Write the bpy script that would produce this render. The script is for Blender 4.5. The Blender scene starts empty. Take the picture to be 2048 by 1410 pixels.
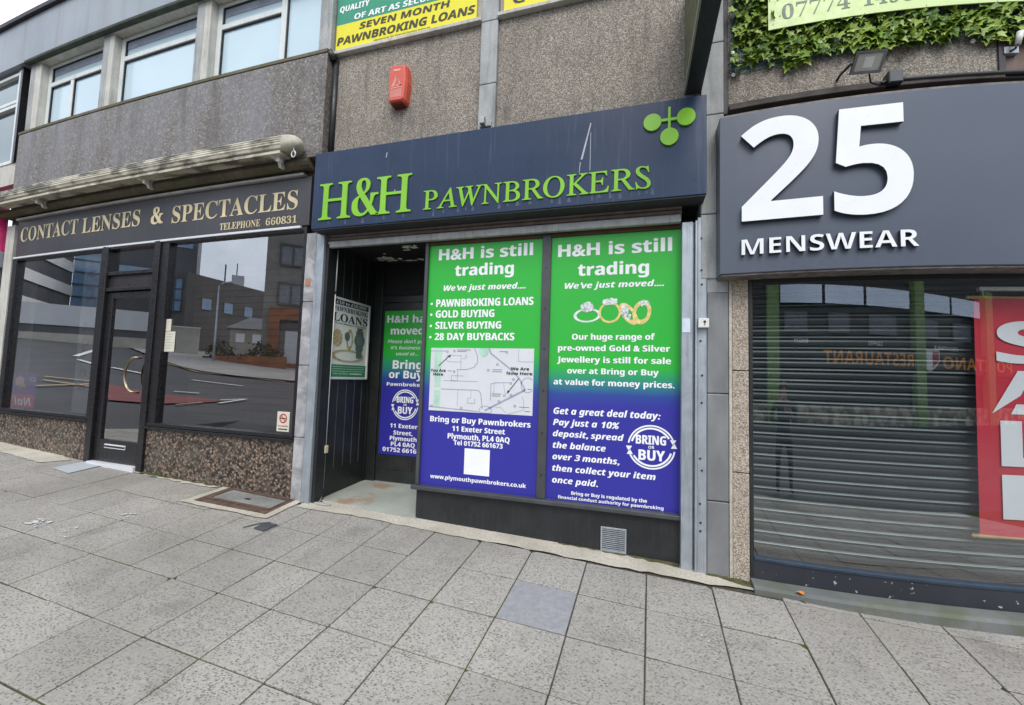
import bpy, bmesh, math, random
from mathutils import Vector, Matrix
random.seed(7)
sc = bpy.context.scene
C = sc.collection

# ------------------------------------------------------------------ camera, sky, sun, exposure
cd = bpy.data.cameras.new('camera'); cam = bpy.data.objects.new('camera', cd); C.objects.link(cam)
Rm = ((0.957688, 0.011014, -0.287597), (0.286145, 0.070851, 0.955563), (0.030901, -0.997426, 0.064702))
cam.matrix_world = Matrix(((Rm[0][0], -Rm[0][1], -Rm[0][2], 0.0), (Rm[1][0], -Rm[1][1], -Rm[1][2], 0.0),
                           (Rm[2][0], -Rm[2][1], -Rm[2][2], 1.55), (0, 0, 0, 1)))
cd.sensor_width = 36.0; cd.lens = 833.86 / 2048 * 36.0; cd.clip_start = 0.05; cd.clip_end = 2000.0
sc.camera = cam
SUN_EL, SUN_ROT = 50.0, 160.0
w = bpy.data.worlds.new('World'); sc.world = w; w.use_nodes = True
nt = w.node_tree; bg = nt.nodes['Background']
sky = nt.nodes.new('ShaderNodeTexSky'); sky.sky_type = 'NISHITA'; sky.sun_disc = False
sky.sun_elevation = math.radians(SUN_EL); sky.sun_rotation = math.radians(SUN_ROT); sky.air_density = 1.0; sky.dust_density = 2.0
tc = nt.nodes.new('ShaderNodeTexCoord'); no = nt.nodes.new('ShaderNodeTexNoise'); no.inputs['Scale'].default_value = 2.3
no.inputs['Detail'].default_value = 6; no.inputs['Roughness'].default_value = .55
rmp = nt.nodes.new('ShaderNodeValToRGB'); rmp.color_ramp.elements[0].position = .30; rmp.color_ramp.elements[1].position = .62
rmp.color_ramp.elements[0].color = (.22, .22, .22, 1); rmp.color_ramp.elements[1].color = (.92, .92, .92, 1)
mx = nt.nodes.new('ShaderNodeMix'); mx.data_type = 'RGBA'
mx.inputs['B'].default_value = (12.0, 13.0, 14.6, 1)
nt.links.new(tc.outputs['Generated'], no.inputs['Vector']); nt.links.new(no.outputs['Fac'], rmp.inputs['Fac'])
nt.links.new(rmp.outputs['Color'], mx.inputs['Factor']); nt.links.new(sky.outputs['Color'], mx.inputs['A'])
nt.links.new(mx.outputs['Result'], bg.inputs['Color']); bg.inputs['Strength'].default_value = 0.095
sl = bpy.data.lights.new('sun', 'SUN'); sl.energy = 1.5; sl.angle = math.radians(28); sl.color = (1, .96, .9)
so = bpy.data.objects.new('sun', sl); C.objects.link(so)
az = math.radians(SUN_ROT); el = math.radians(SUN_EL)
sd = Vector((math.sin(az) * math.cos(el), math.cos(az) * math.cos(el), math.sin(el)))
so.rotation_euler = sd.to_track_quat('Z', 'Y').to_euler(); so.location = sd * 50
vs = sc.view_settings; vs.view_transform = 'Standard'; vs.look = 'None'; vs.exposure = 0.55; vs.gamma = 1.0
sc.cycles.max_bounces = 8; sc.cycles.transparent_max_bounces = 12
sc.cycles.caustics_reflective = False; sc.cycles.caustics_refractive = False

# ------------------------------------------------------------------ node helpers
class N:
    """one procedural material"""
    def __init__(s, name, rough=.6, metal=0.0, spec=.5, coat=0.0):
        s.m = bpy.data.materials.new(name); s.m.use_nodes = True; s.t = s.m.node_tree
        s.b = s.t.nodes['Principled BSDF']; s.b.inputs['Roughness'].default_value = rough
        s.b.inputs['Metallic'].default_value = metal; s.b.inputs['Specular IOR Level'].default_value = spec
        s.b.inputs['Coat Weight'].default_value = coat; s.b.inputs['Coat Roughness'].default_value = .12
        s.tc = s.t.nodes.new('ShaderNodeTexCoord')
    def link(s, a, b): s.t.links.new(a, b)
    def co(s, scale=(1, 1, 1), rot=(0, 0, 0), loc=(0, 0, 0)):
        m = s.t.nodes.new('ShaderNodeMapping'); m.inputs['Scale'].default_value = scale
        m.inputs['Rotation'].default_value = rot; m.inputs['Location'].default_value = loc
        s.link(s.tc.outputs['Object'], m.inputs['Vector']); return m.outputs['Vector']
    def noise(s, scale, detail=4, vec=None, rough=.55, dist=0):
        n = s.t.nodes.new('ShaderNodeTexNoise'); n.inputs['Scale'].default_value = scale; n.inputs['Detail'].default_value = detail
        n.inputs['Roughness'].default_value = rough; n.inputs['Distortion'].default_value = dist
        s.link(vec if vec else s.tc.outputs['Object'], n.inputs['Vector']); return n.outputs['Fac']
    def voro(s, scale, vec=None, feat='F1', rand=1.0):
        n = s.t.nodes.new('ShaderNodeTexVoronoi'); n.feature = feat; n.inputs['Scale'].default_value = scale
        n.inputs['Randomness'].default_value = rand
        s.link(vec if vec else s.tc.outputs['Object'], n.inputs['Vector']); return n
    def ramp(s, fac, stops, interp='LINEAR'):
        r = s.t.nodes.new('ShaderNodeValToRGB'); e = r.color_ramp.elements; r.color_ramp.interpolation = interp
        while len(e) < len(stops): e.new(.5)
        for i, (p, c) in enumerate(stops):
            e[i].position = p; e[i].color = (c, c, c, 1) if isinstance(c, (int, float)) else (*c, 1)
        s.link(fac, r.inputs['Fac']); return r.outputs['Color']
    def mix(s, fac, a, b, mode='MIX'):
        m = s.t.nodes.new('ShaderNodeMix'); m.data_type = 'RGBA'; m.blend_type = mode
        for k, v in (('Factor', fac), ('A', a), ('B', b)):
            if isinstance(v, (int, float)): m.inputs[k].default_value = v if k == 'Factor' else (v, v, v, 1)
            elif isinstance(v, tuple): m.inputs[k].default_value = (*v, 1)
            else: s.link(v, m.inputs[k])
        return m.outputs['Result']
    def math(s, op, a, b=0.0):
        m = s.t.nodes.new('ShaderNodeMath'); m.operation = op
        for i, v in enumerate((a, b)):
            if isinstance(v, (int, float)): m.inputs[i].default_value = v
            else: s.link(v, m.inputs[i])
        return m.outputs[0]
    def sep(s, vec=None):
        n = s.t.nodes.new('ShaderNodeSeparateXYZ'); s.link(vec if vec else s.tc.outputs['Object'], n.inputs[0]); return n.outputs
    def color(s, c):
        if isinstance(c, tuple): s.b.inputs['Base Color'].default_value = (*c, 1)
        else: s.link(c, s.b.inputs['Base Color'])
        return s
    def bump(s, h, dist=.002, strength=1.0):
        n = s.t.nodes.new('ShaderNodeBump'); n.inputs['Distance'].default_value = dist; n.inputs['Strength'].default_value = strength
        s.link(h, n.inputs['Height']); s.link(n.outputs['Normal'], s.b.inputs['Normal']); return s
    def rough(s, v): s.link(v, s.b.inputs['Roughness']); return s

def plain(name, c, rough=.6, metal=0.0, var=.18, scale=6.0, bump=0.0, coat=0.0, spec=.5, streak=0.0, dirt=None):
    """paint, metal or plastic with soft wear: low-frequency tint, fine grain, optional vertical run marks"""
    n = N(name, rough, metal, spec, coat)
    f = n.noise(scale, 5); d = tuple(x * (1 - var) for x in c); l = tuple(min(1, x * (1 + var)) for x in c)
    col = n.ramp(f, [(.3, d), (.7, l)])
    if streak:
        s = n.noise(9, 4, n.co((6, 6, .35)))
        col = n.mix(n.math('MULTIPLY', n.ramp(s, [(.52, 0.0), (.72, 1.0)]), streak), col, dirt or tuple(x * .45 for x in c))
    n.color(col)
    n.rough(n.ramp(n.noise(scale * 5, 3), [(.3, max(.03, rough - .1)), (.7, min(1, rough + .1))]))
    if bump: n.bump(n.noise(scale * 18, 3), bump)
    return n.m

M = {}
def concrete(name, c1, c2, stain=(.08, .075, .065), grain=160, streak=.5, moss=0):
    n = N(name, .85, spec=.3)
    col = n.ramp(n.noise(3.2, 6), [(.3, c1), (.7, c2)])
    col = n.mix(n.math('MULTIPLY', n.ramp(n.noise(grain, 2), [(.35, 1.0), (.6, 0.0)]), .35), col, stain)
    st = n.noise(5, 5, n.co((4, 4, .5)))
    col = n.mix(n.math('MULTIPLY', n.ramp(st, [(.48, 0.0), (.72, 1.0)]), streak), col, stain)
    if moss: col = n.mix(n.math('MULTIPLY', n.ramp(n.noise(4.5, 6), [(.45, 0.0), (.65, 1.0)]), moss), col, (.10, .11, .04))
    n.color(col).bump(n.noise(grain * .6, 4), .003, .6); return n.m

def pebbledash(name, cols, stain=(.10, .095, .085), scale=110, streak=.5):
    n = N(name, .9, spec=.2)
    v = n.voro(scale); s = n.sep(v.outputs['Color'])
    col = n.ramp(s[0], [(0, cols[0]), (.3, cols[1]), (.6, cols[2]), (.85, cols[3])], 'CONSTANT')
    col = n.mix(n.ramp(v.outputs['Distance'], [(.35, 0.0), (.75, 1.0)]), col, tuple(x * .45 for x in cols[1]))
    big = n.noise(1.6, 5); col = n.mix(n.ramp(big, [(.35, .30), (.65, 0.0)]), col, stain)
    st = n.noise(5, 5, n.co((4, 4, .5)))
    col = n.mix(n.math('MULTIPLY', n.ramp(st, [(.5, 0.0), (.75, 1.0)]), streak), col, stain)
    n.color(col).bump(n.math('SUBTRACT', 1.0, v.outputs['Distance']), .004, .8); return n.m

M['pebbledash'] = pebbledash('pebbledash', [(.34, .295, .245), (.44, .39, .33), (.54, .485, .415), (.23, .20, .165)])
M['pebbledash_cream'] = pebbledash('cream pebbledash', [(.50, .40, .32), (.60, .52, .42), (.66, .60, .52), (.24, .18, .15)], stain=(.25, .2, .16), scale=120, streak=.15)
M['concrete'] = concrete('weathered concrete', (.34, .35, .35), (.52, .54, .54), streak=.45)
M['concrete_pale'] = concrete('pale painted concrete', (.50, .49, .45), (.68, .67, .62), stain=(.2, .17, .12), streak=.4)
M['ledge'] = concrete('dirty ledge', (.10, .085, .06), (.21, .18, .13), stain=(.05, .045, .03), moss=.6)
M['mortar'] = concrete('pale mortar', (.40, .365, .30), (.56, .52, .445), stain=(.20, .18, .14), streak=0, grain=60)
M['step'] = concrete('grey step', (.105, .115, .125), (.18, .19, .20), stain=(.13, .13, .06), streak=.2, moss=.5)
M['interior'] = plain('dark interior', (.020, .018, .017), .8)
M['interior_brown'] = plain('dark brown interior', (.045, .030, .024), .7)
M['black_paint'] = plain('black paint', (.016, .018, .020), .45, var=.3, bump=.0006, streak=.25, dirt=(.05, .05, .045))
M['black_wood'] = plain('black painted boards', (.018, .021, .020), .38, var=.3, bump=.0008)
M['grey_paint'] = plain('dark grey paint', (.055, .058, .062), .45, var=.2, bump=.0006)
M['galv'] = plain('galvanised steel', (.40, .44, .48), .45, metal=.55, var=.14, scale=9, streak=.5, dirt=(.22, .22, .22), bump=.0004)
M['bar'] = plain('dull shutter bar', (.36, .36, .35), .5, metal=.4, var=.2, scale=10, streak=.5, dirt=(.14, .12, .1))
M['lath'] = plain('brown shutter lath', (.22, .18, .16), .55, metal=.2, var=.25, scale=12)
M['white_plastic'] = plain('white plastic', (.70, .70, .66), .4, var=.1, streak=.2, dirt=(.4, .38, .3))
M['upvc'] = plain('window frame upvc', (.66, .70, .68), .4, var=.08, streak=.35, dirt=(.36, .36, .28))
M['chrome'] = plain('bright trim', (.70, .71, .73), .4, metal=.1, var=.05, scale=2)
M['dark_frame'] = plain('dark brown aluminium', (.013, .0125, .0145), .32, var=.2)
M['navy'] = None
M['white_letter'] = plain('white letter face', (.82, .84, .86), .35, var=.03)
M['letter_side_shade'] = plain('shaded letter return', (.05, .055, .06), .5)
M['lime'] = plain('lime letters', (.205, .510, .005), .35, var=.08, scale=3, coat=.2)
M['cream_print'] = plain('gold leaf letters', (.66, .56, .33), .35, metal=.15, var=.22, scale=4)
M['white_print'] = plain('white print', (.87, .88, .90), .5, var=.03)
M['black_print'] = plain('black print', (.012, .013, .016), .5, var=.1)
M['navy_print'] = plain('navy print', (.015, .028, .055), .45, var=.1)
M['brass'] = plain('brass', (.27, .22, .15), .38, metal=1.0, var=.35, scale=12)
M['rust'] = plain('rusty iron', (.095, .058, .042), .85, var=.45, scale=14, bump=.002)
M['red_cloth'] = plain('red banner cloth', (.62, .026, .050), .55, var=.10, scale=3)
M['orange_plastic'] = plain('red alarm plastic', (.62, .085, .045), .38, var=.08, coat=.2)
M['faded_print'] = plain('faded pink print', (.75, .34, .27), .5)
M['ivy'] = None
M['wood_pale'] = plain('pale wood', (.50, .33, .13), .5)
M['clear_sheet'] = plain('cream paper', (.62, .60, .50), .7, var=.08)

n = N('navy sign board', .34, spec=.38)                                  # navy board with pale run marks
c = n.ramp(n.noise(1.3, 4), [(.3, (.008, .023, .060)), (.7, (.014, .035, .084))])
run = n.noise(7, 5, n.co((5, 5, .22)))
c = n.mix(n.math('MULTIPLY', n.ramp(run, [(.60, 0.0), (.76, 1.0)]), .22), c, (.16, .21, .34))
fine = n.noise(30, 3, n.co((3, 3, .10)))
c = n.mix(n.math('MULTIPLY', n.ramp(fine, [(.64, 0.0), (.80, 1.0)]), .16), c, (.24, .30, .46))
n.color(c).rough(n.ramp(n.noise(4, 4), [(.3, .26), (.7, .48)])); M['navy'] = n.m

n = N('slate grey sign board', .33, spec=.5)
n.color(n.ramp(n.noise(.9, 3), [(.3, (.070, .083, .112)), (.7, (.084, .104, .146))])).rough(n.ramp(n.noise(40, 2), [(.3, .28), (.7, .42)])); M['slate'] = n.m

n = N('black fascia board', .3, spec=.5)
c = n.ramp(n.noise(1.2, 4), [(.3, (.034, .032, .037)), (.7, (.055, .053, .060))])
c = n.mix(n.math('MULTIPLY', n.ramp(n.noise(10, 4, n.co((5, 5, .2))), [(.62, 0.0), (.78, 1.0)]), .3), c, (.22, .21, .22))
n.color(c); M['fascia'] = n.m

def granite(name, stops, scale, rough=.22, dirt=.0):
    n = N(name, rough, spec=.5)
    v = n.voro(scale, n.co((1, 1, 1.1))); s = n.sep(v.outputs['Color'])
    col = n.ramp(s[0], stops, 'CONSTANT')
    edge = n.ramp(v.outputs['Distance'], [(.25, 0.0), (.7, 1.0)])
    col = n.mix(n.math('MULTIPLY', edge, .75), col, (.018, .015, .013))
    v2 = n.voro(scale * 3.3); s2 = n.sep(v2.outputs['Color'])
    col = n.mix(n.ramp(s2[1], [(.72, 0.0), (.78, .8)]), col, (.03, .026, .024))
    if dirt: col = n.mix(n.ramp(n.noise(2.6, 5), [(.45, 0.0), (.7, dirt)]), col, (.11, .105, .09))
    n.color(col); n.rough(n.ramp(n.noise(6, 3), [(.35, rough), (.7, rough + .35)])); return n.m
M['granite'] = granite('pink brown granite', [(0, (.12, .085, .060)), (.22, (.26, .18, .128)), (.46, (.33, .235, .17)), (.66, (.022, .020, .017)), (.86, (.37, .29, .225))], 39, dirt=.35)

n = N('grey granite panel', .5, spec=.4)
v = n.voro(70); s = n.sep(v.outputs['Color'])
c = n.ramp(s[0], [(0, (.085, .073, .065)), (.35, (.165, .145, .128)), (.7, (.245, .22, .195)), (.92, (.40, .38, .35))], 'CONSTANT')
c = n.mix(.40, c, n.ramp(n.noise(16, 6), [(.3, (.085, .073, .064)), (.7, (.24, .22, .195))]))
c = n.mix(n.math('MULTIPLY', n.ramp(n.noise(1.5, 4, n.co((1.6, 1.6, .4))), [(.42, 0.0), (.68, 1.0)]), .55), c, (.23, .235, .26))
c = n.mix(n.math('MULTIPLY', n.ramp(n.noise(3.5, 5, n.co((2, 2, .35))), [(.5, 0.0), (.72, 1.0)]), .6), c, (.075, .065, .058))
n.color(c).bump(v.outputs['Distance'], .001, .4); M['granite_panel'] = n.m

n = N('polished marble slab', .28, spec=.5)
c = n.ramp(n.noise(5, 7, dist=1.2), [(.3, (.20, .20, .21)), (.5, (.33, .33, .34)), (.72, (.56, .56, .57))])
c = n.mix(n.ramp(n.noise(22, 4), [(.6, 0.0), (.75, .5)]), c, (.12, .10, .09)); n.color(c); M['marble'] = n.m
n = N('honed grey slab', .45, spec=.5)
c = n.ramp(n.noise(2.2, 6, n.co((2, 2, .8))), [(.3, (.15, .155, .16)), (.6, (.23, .235, .24)), (.8, (.38, .385, .39))]); n.color(c).bump(n.noise(40, 3), .0008); M['slab'] = n.m

n = N('grey cladding', .5, spec=.4)                                     # parapet band with rain streaks
c = n.ramp(n.noise(1.1, 4), [(.3, (.25, .285, .325)), (.7, (.34, .375, .41))])
c = n.mix(n.math('MULTIPLY', n.ramp(n.noise(3, 5, n.co((1.6, 1.6, .12))), [(.50, 0.0), (.74, 1.0)]), .5), c, (.20, .19, .175))
n.color(c); M['cladding'] = n.m

n = N('ivy leaf plastic', .42, spec=.4)
oi = n.t.nodes.new('ShaderNodeNewGeometry')
c = n.ramp(oi.outputs['Random Per Island'], [(0, (.050, .115, .010)), (.3, (.125, .225, .018)), (.7, (.20, .31, .032)), (1, (.33, .42, .08))])
n.color(c); n.b.inputs['Subsurface Weight'].default_value = 0.0; M['ivy'] = n.m

def pane_mat(name, f0=.085, tint=(.92, .94, .94), boost=1.0):
    """one sheet standing for both faces of a pane: mirror share by Schlick's law, the rest clear"""
    m = bpy.data.materials.new(name); m.use_nodes = True; t = m.node_tree; t.nodes.clear()
    o = t.nodes.new('ShaderNodeOutputMaterial'); mxs = t.nodes.new('ShaderNodeMixShader'); tr = t.nodes.new('ShaderNodeBsdfTransparent')
    gl = t.nodes.new('ShaderNodeBsdfGlossy'); lw = t.nodes.new('ShaderNodeLayerWeight'); lw.inputs['Blend'].default_value = .5
    def mth(op, a, b):
        q = t.nodes.new('ShaderNodeMath'); q.operation = op
        for i, v in enumerate((a, b)):
            if isinstance(v, (int, float)): q.inputs[i].default_value = v
            else: t.links.new(v, q.inputs[i])
        return q.outputs[0]
    fac = mth('MULTIPLY', mth('ADD', f0, mth('MULTIPLY', 1.0 - f0, mth('POWER', lw.outputs['Facing'], 4.2))), boost)
    fac = mth('MINIMUM', fac, .95)
    tr.inputs['Color'].default_value = (*tint, 1); gl.inputs['Roughness'].default_value = 0.0; gl.inputs['Color'].default_value = (1, 1, 1, 1)
    tcn = t.nodes.new('ShaderNodeTexCoord'); nn = t.nodes.new('ShaderNodeTexNoise'); nn.inputs['Scale'].default_value = .9; nn.inputs['Detail'].default_value = 0
    bp = t.nodes.new('ShaderNodeBump'); bp.inputs['Distance'].default_value = .0006; bp.inputs['Strength'].default_value = .5
    t.links.new(tcn.outputs['Object'], nn.inputs['Vector']); t.links.new(nn.outputs['Fac'], bp.inputs['Height']); t.links.new(bp.outputs['Normal'], gl.inputs['Normal'])
    t.links.new(fac, mxs.inputs[0]); t.links.new(tr.outputs[0], mxs.inputs[1]); t.links.new(gl.outputs[0], mxs.inputs[2])
    t.links.new(mxs.outputs[0], o.inputs['Surface']); return m
M['glass'] = pane_mat('shop window glass', .105, (.92, .95, .96), 2.0)
M['glass_left'] = pane_mat('old shop window glass', .17, (.80, .80, .82), 2.1)
n = N('blinded window pane', .12, spec=.6); n.color(n.ramp(n.noise(.8, 3), [(.3, (.48, .62, .69)), (.7, (.56, .70, .77))])); M['blind_pane'] = n.m

# ------------------------------------------------------------------ geometry helpers
YF = 3.163                                   # frontage line of the middle shop
def WP(x, d, z): return (x, YF + d, z)
def WL(x, d, z): return (x, YF + .0062 * (min(x, -3.0) + 3.0) ** 2 + d, z)      # left frontage bends away
def WR(x, d, z): return (x, YF - .03 + .09 * (x - 1.15) ** 2 + d, z)            # right frontage is bowed
def W0(x, y, z): return (x, y, z)
def gz(x, y): return -.0078 - .030 * x + .0965 * y                              # pavement falls to the road

class MB:
    def __init__(s, warp=W0): s.v = []; s.f = []; s.w = warp
    def add(s, vs, fs):
        k = len(s.v); s.v += vs; s.f += [tuple(i + k for i in f) for f in fs]; return s
    def box(s, x0, x1, y0, y1, z0, z1, n=None):
        if n is None: n = 1 if s.w in (W0, WP) else max(1, int(abs(x1 - x0) / .2))
        vs = []; fs = []
        for i in range(n + 1):
            x = x0 + (x1 - x0) * i / n
            vs += [s.w(x, y0, z0), s.w(x, y1, z0), s.w(x, y1, z1), s.w(x, y0, z1)]
        for i in range(n):
            a = 4 * i; b = a + 4
            fs += [(a, b, b + 1, a + 1), (a + 1, b + 1, b + 2, a + 2), (a + 2, b + 2, b + 3, a + 3), (a + 3, b + 3, b, a)]
        fs += [(0, 1, 2, 3), (4 * n + 3, 4 * n + 2, 4 * n + 1, 4 * n)]
        return s.add(vs, fs)
    def sheet(s, x0, x1, d, z0, z1, n=None):
        if n is None: n = 1 if s.w in (W0, WP) else max(1, int(abs(x1 - x0) / .1))
        vs = []
        for i in range(n + 1): x = x0 + (x1 - x0) * i / n; vs += [s.w(x, d, z0), s.w(x, d, z1)]
        return s.add(vs, [(2 * i, 2 * i + 2, 2 * i + 3, 2 * i + 1) for i in range(n)])
    def profile(s, pts, x0, x1, n=None, closed=True):
        """sweep a (d, z) outline along x"""
        if n is None: n = 1 if s.w in (W0, WP) else max(1, int(abs(x1 - x0) / .2))
        k = len(pts); vs = []; fs = []
        for i in range(n + 1):
            x = x0 + (x1 - x0) * i / n
            vs += [s.w(x, d, z) for d, z in pts]
        for i in range(n):
            for j in range(k if closed else k - 1):
                a = i * k + j; b = i * k + (j + 1) % k
                fs.append((a, a + k, b + k, b))
        if closed: fs += [tuple(range(k)), tuple(n * k + j for j in reversed(range(k)))]
        return s.add(vs, fs)
    def prism(s, poly, axis_fn, t0, t1):
        """extrude a 2-D outline between t0 and t1; axis_fn(u, v, t) -> point"""
        k = len(poly)
        vs = [axis_fn(u, v, t0) for u, v in poly] + [axis_fn(u, v, t1) for u, v in poly]
        fs = [tuple(range(k)), tuple(reversed(range(k, 2 * k)))] + [(i, k + i, k + (i + 1) % k, (i + 1) % k) for i in range(k)]
        return s.add(vs, fs)
    def tube(s, path, r, seg=8, cap=True):
        pts = [Vector(p) for p in path]; k = len(pts); vs = []; fs = []
        rr = r if isinstance(r, (list, tuple)) else [r] * k
        prev = None
        for i, p in enumerate(pts):
            t = (pts[min(i + 1, k - 1)] - pts[max(i - 1, 0)]).normalized()
            if prev is None: u = t.orthogonal().normalized()
            else: u = (prev - t * prev.dot(t)).normalized()
            prev = u; v = t.cross(u)
            for j in range(seg):
                a = 2 * math.pi * j / seg; q = p + (u * math.cos(a) + v * math.sin(a)) * rr[i]; vs.append(tuple(q))
        for i in range(k - 1):
            for j in range(seg): fs.append((i * seg + j, i * seg + (j + 1) % seg, (i + 1) * seg + (j + 1) % seg, (i + 1) * seg + j))
        if cap: fs += [tuple(reversed(range(seg))), tuple((k - 1) * seg + j for j in range(seg))]
        return s.add(vs, fs)
    def build(s, name, mat, parent=None, bevel=0.0, smooth=False):
        me = bpy.data.meshes.new(name); o = Vector((0, 0, 0))
        p = parent
        while p is not None: o += p.location; p = p.parent
        me.from_pydata([tuple(Vector(v) - o) for v in s.v], [], s.f)
        bm = bmesh.new(); bm.from_mesh(me); bmesh.ops.recalc_face_normals(bm, faces=bm.faces) if not getattr(s, 'keep', False) else None
        bm.to_mesh(me); bm.free()
        for mm in (mat if isinstance(mat, (list, tuple)) else [mat]): me.materials.append(mm)
        if smooth:
            for f in me.polygons: f.use_smooth = True
        ob = bpy.data.objects.new(name, me); C.objects.link(ob); ob.parent = parent
        if bevel:
            b = ob.modifiers.new('Bevel', 'BEVEL'); b.width = bevel; b.segments = 2; b.limit_method = 'ANGLE'; b.angle_limit = math.radians(40)
        return ob

def tag(o, label=None, cat=None, group=None, kind=None):
    if label: o['label'] = label
    if cat: o['category'] = cat
    if group: o['group'] = group
    if kind: o['kind'] = kind
    return o
def thing(name, label, cat, loc=(0, 0, 0), group=None):
    o = bpy.data.objects.new(name, None); o.empty_display_size = .1; C.objects.link(o); o.location = loc
    return tag(o, label, cat, group)
def boxes(name, mat, parent, lst, warp=WP, bevel=0.0):
    b = MB(warp)
    for q in lst: b.box(*q)
    return b.build(name, mat, parent, bevel)

# ------------------------------------------------------------------ lettering (built-in font glyphs turned into mesh)
STY = {'b': (0x1D5D4, 0x1D5EE, 0x1D7EC, 0, 0), 'm': (0x1D5D4, 0x1D5EE, 0x1D7EC, -.007, 0), 'bb': (0x1D5D4, 0x1D5EE, 0x1D7EC, .009, 0), 'i': (0x1D63C, 0x1D656, 0x1D7EC, 0, .22), 'ri': (0x1D608, 0x1D622, None, 0, 0),
       's': (0x1D400, 0x1D41A, 0x1D7CE, 0, 0), 'si': (0x1D434, None, None, .006, 0), 'r': (None, None, None, 0, 0), 'sr': (0x1D400, 0x1D41A, 0x1D7CE, -.008, 0)}
_cache = {}
def glyphs(body, off, sh, ext):
    key = (body, off, sh, ext)
    if key in _cache: return _cache[key]
    cu = bpy.data.curves.new('lettering', 'FONT'); cu.body = body; cu.size = 1; cu.offset = off; cu.shear = sh; cu.extrude = ext; cu.resolution_u = 5
    cu.fill_mode = 'BOTH' if ext else 'FRONT'
    ob = bpy.data.objects.new('lettering', cu); C.objects.link(ob); bpy.context.view_layer.update()
    me = ob.evaluated_get(bpy.context.evaluated_depsgraph_get()).to_mesh()
    r = ([tuple(v.co) for v in me.vertices], [tuple(p.vertices) for p in me.polygons])
    bpy.data.objects.remove(ob); bpy.data.curves.remove(cu)
    _cache[key] = r; return r
def xmax(g): return max(v[0] for v in g[0])
_sl = {}
def upright(off):
    if off not in _sl:
        V, F = glyphs(chr(0x1D434 + 7), off, 0, 0.0); t = max(v[1] for v in V); b0 = min(v[1] for v in V); eps = (t - b0) * .04
        hi = [v[0] for v in V if v[1] > t - eps]; lo = [v[0] for v in V if v[1] < b0 + eps]
        _sl[off] = ((max(hi) + min(hi)) - (max(lo) + min(lo))) / 2 / (t - b0)
    return _sl[off]
def text_raw(s, style, ext=0.0):
    up, lo, dg, off, sh = STY[style]; runs = []
    for ch in s:
        if 'A' <= ch <= 'Z' and up: g, o2, h2 = chr(up + ord(ch) - 65), off, ('up' if style == 'si' else 0)
        elif 'a' <= ch <= 'z' and lo: g, o2, h2 = chr(lo + ord(ch) - 97), off, 0
        elif ch.isdigit() and dg: g, o2, h2 = chr(dg + int(ch)), off, sh if style == 'i' else 0
        elif ch == '&' and style in ('s', 'si', 'sr'): g, o2, h2 = '\U0001F674', (0 if style == 's' else -.012), 0
        elif style in ('b', 'bb', 'i', 's'): g, o2, h2 = ch, .016, (.22 if style == 'i' else 0)
        elif style == 'ri': g, o2, h2 = ch, .002, .2
        else: g, o2, h2 = ch, off, 0
        if ch == ' ' and runs: runs[-1][0] += ' '
        elif runs and runs[-1][1:] == [o2, h2]: runs[-1][0] += g
        else: runs.append([g, o2, h2])
    x = 0.0; V = []; F = []
    for g, o2, h2 in runs:
        if h2 == 'up':
            k_ = upright(o2); vs, fs = glyphs(g, o2, 0, ext); vs = [(v[0] - k_ * v[1], v[1], v[2]) for v in vs]; h2 = 0
        else: vs, fs = glyphs(g, o2, h2, ext)
        k = len(V)
        V += [(v[0] + x, v[1], v[2]) for v in vs]; F += [tuple(i + k for i in f) for f in fs]
        x += xmax(glyphs(g + '|', o2, h2, 0)) - xmax(glyphs('|', o2, h2, 0))
    return V, F
_cap = {}
def capheight(style):
    if style not in _cap:
        V, F = text_raw('H', style); _cap[style] = max(v[1] for v in V) - min(v[1] for v in V)
    return _cap[style]
def lettering(b, s, style, x0, x1, zb, h, d, warp=None, depth=0.0, mirror=False, fat=0.0, lean=0.0):
    """fit one line of text between x0 and x1 with its baseline at zb and capitals h high; d = facade depth of its face"""
    V, F = text_raw(s, style, .1 if depth else 0.0)
    a = min(v[0] for v in V); c = max(v[0] for v in V); sx = (x1 - x0) / (c - a); sz = h / capheight(style)
    wf = warp or b.w
    for q, (ox, oz) in enumerate([(0, 0)] if not fat else [(-fat, 0), (fat, 0), (0, fat * .6)]):
        k = len(b.v)
        for v in V:
            t = (v[0] - a) * sx
            b.v.append(wf(((x1 - t) if mirror else (x0 + t)) + ox * h + lean * v[1] * sz, d - (v[2] * 5 + .5) * depth if depth else d - q * .0003, zb + v[1] * sz + oz * h))
        b.f += [tuple(i + k for i in f) for f in F]
    b.keep = True
    return b
def lines(parent, mat, warp, lst, d, name='lettering', **kw):
    """one part per line of writing"""
    for a in lst:
        b = MB(warp); lettering(b, *a, d, **kw); b.build(name, mat, parent)
def each(name, mat, parent, builders, warp=W0, **kw):
    """one part per piece"""
    for f in builders:
        b = MB(warp); f(b); b.build(name, mat, parent, **kw)
def chord(wf, xa, xb):
    """flat cut letters fixed on a bowed board"""
    A, B = Vector(wf(xa, 0, 0)), Vector(wf(xb, 0, 0)); u = (B - A) / (xb - xa); nn = Vector((-u.y, u.x, 0)).normalized()
    return lambda x, d, z: tuple(A + u * (x - xa) + nn * d + Vector((0, 0, z)))

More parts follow.
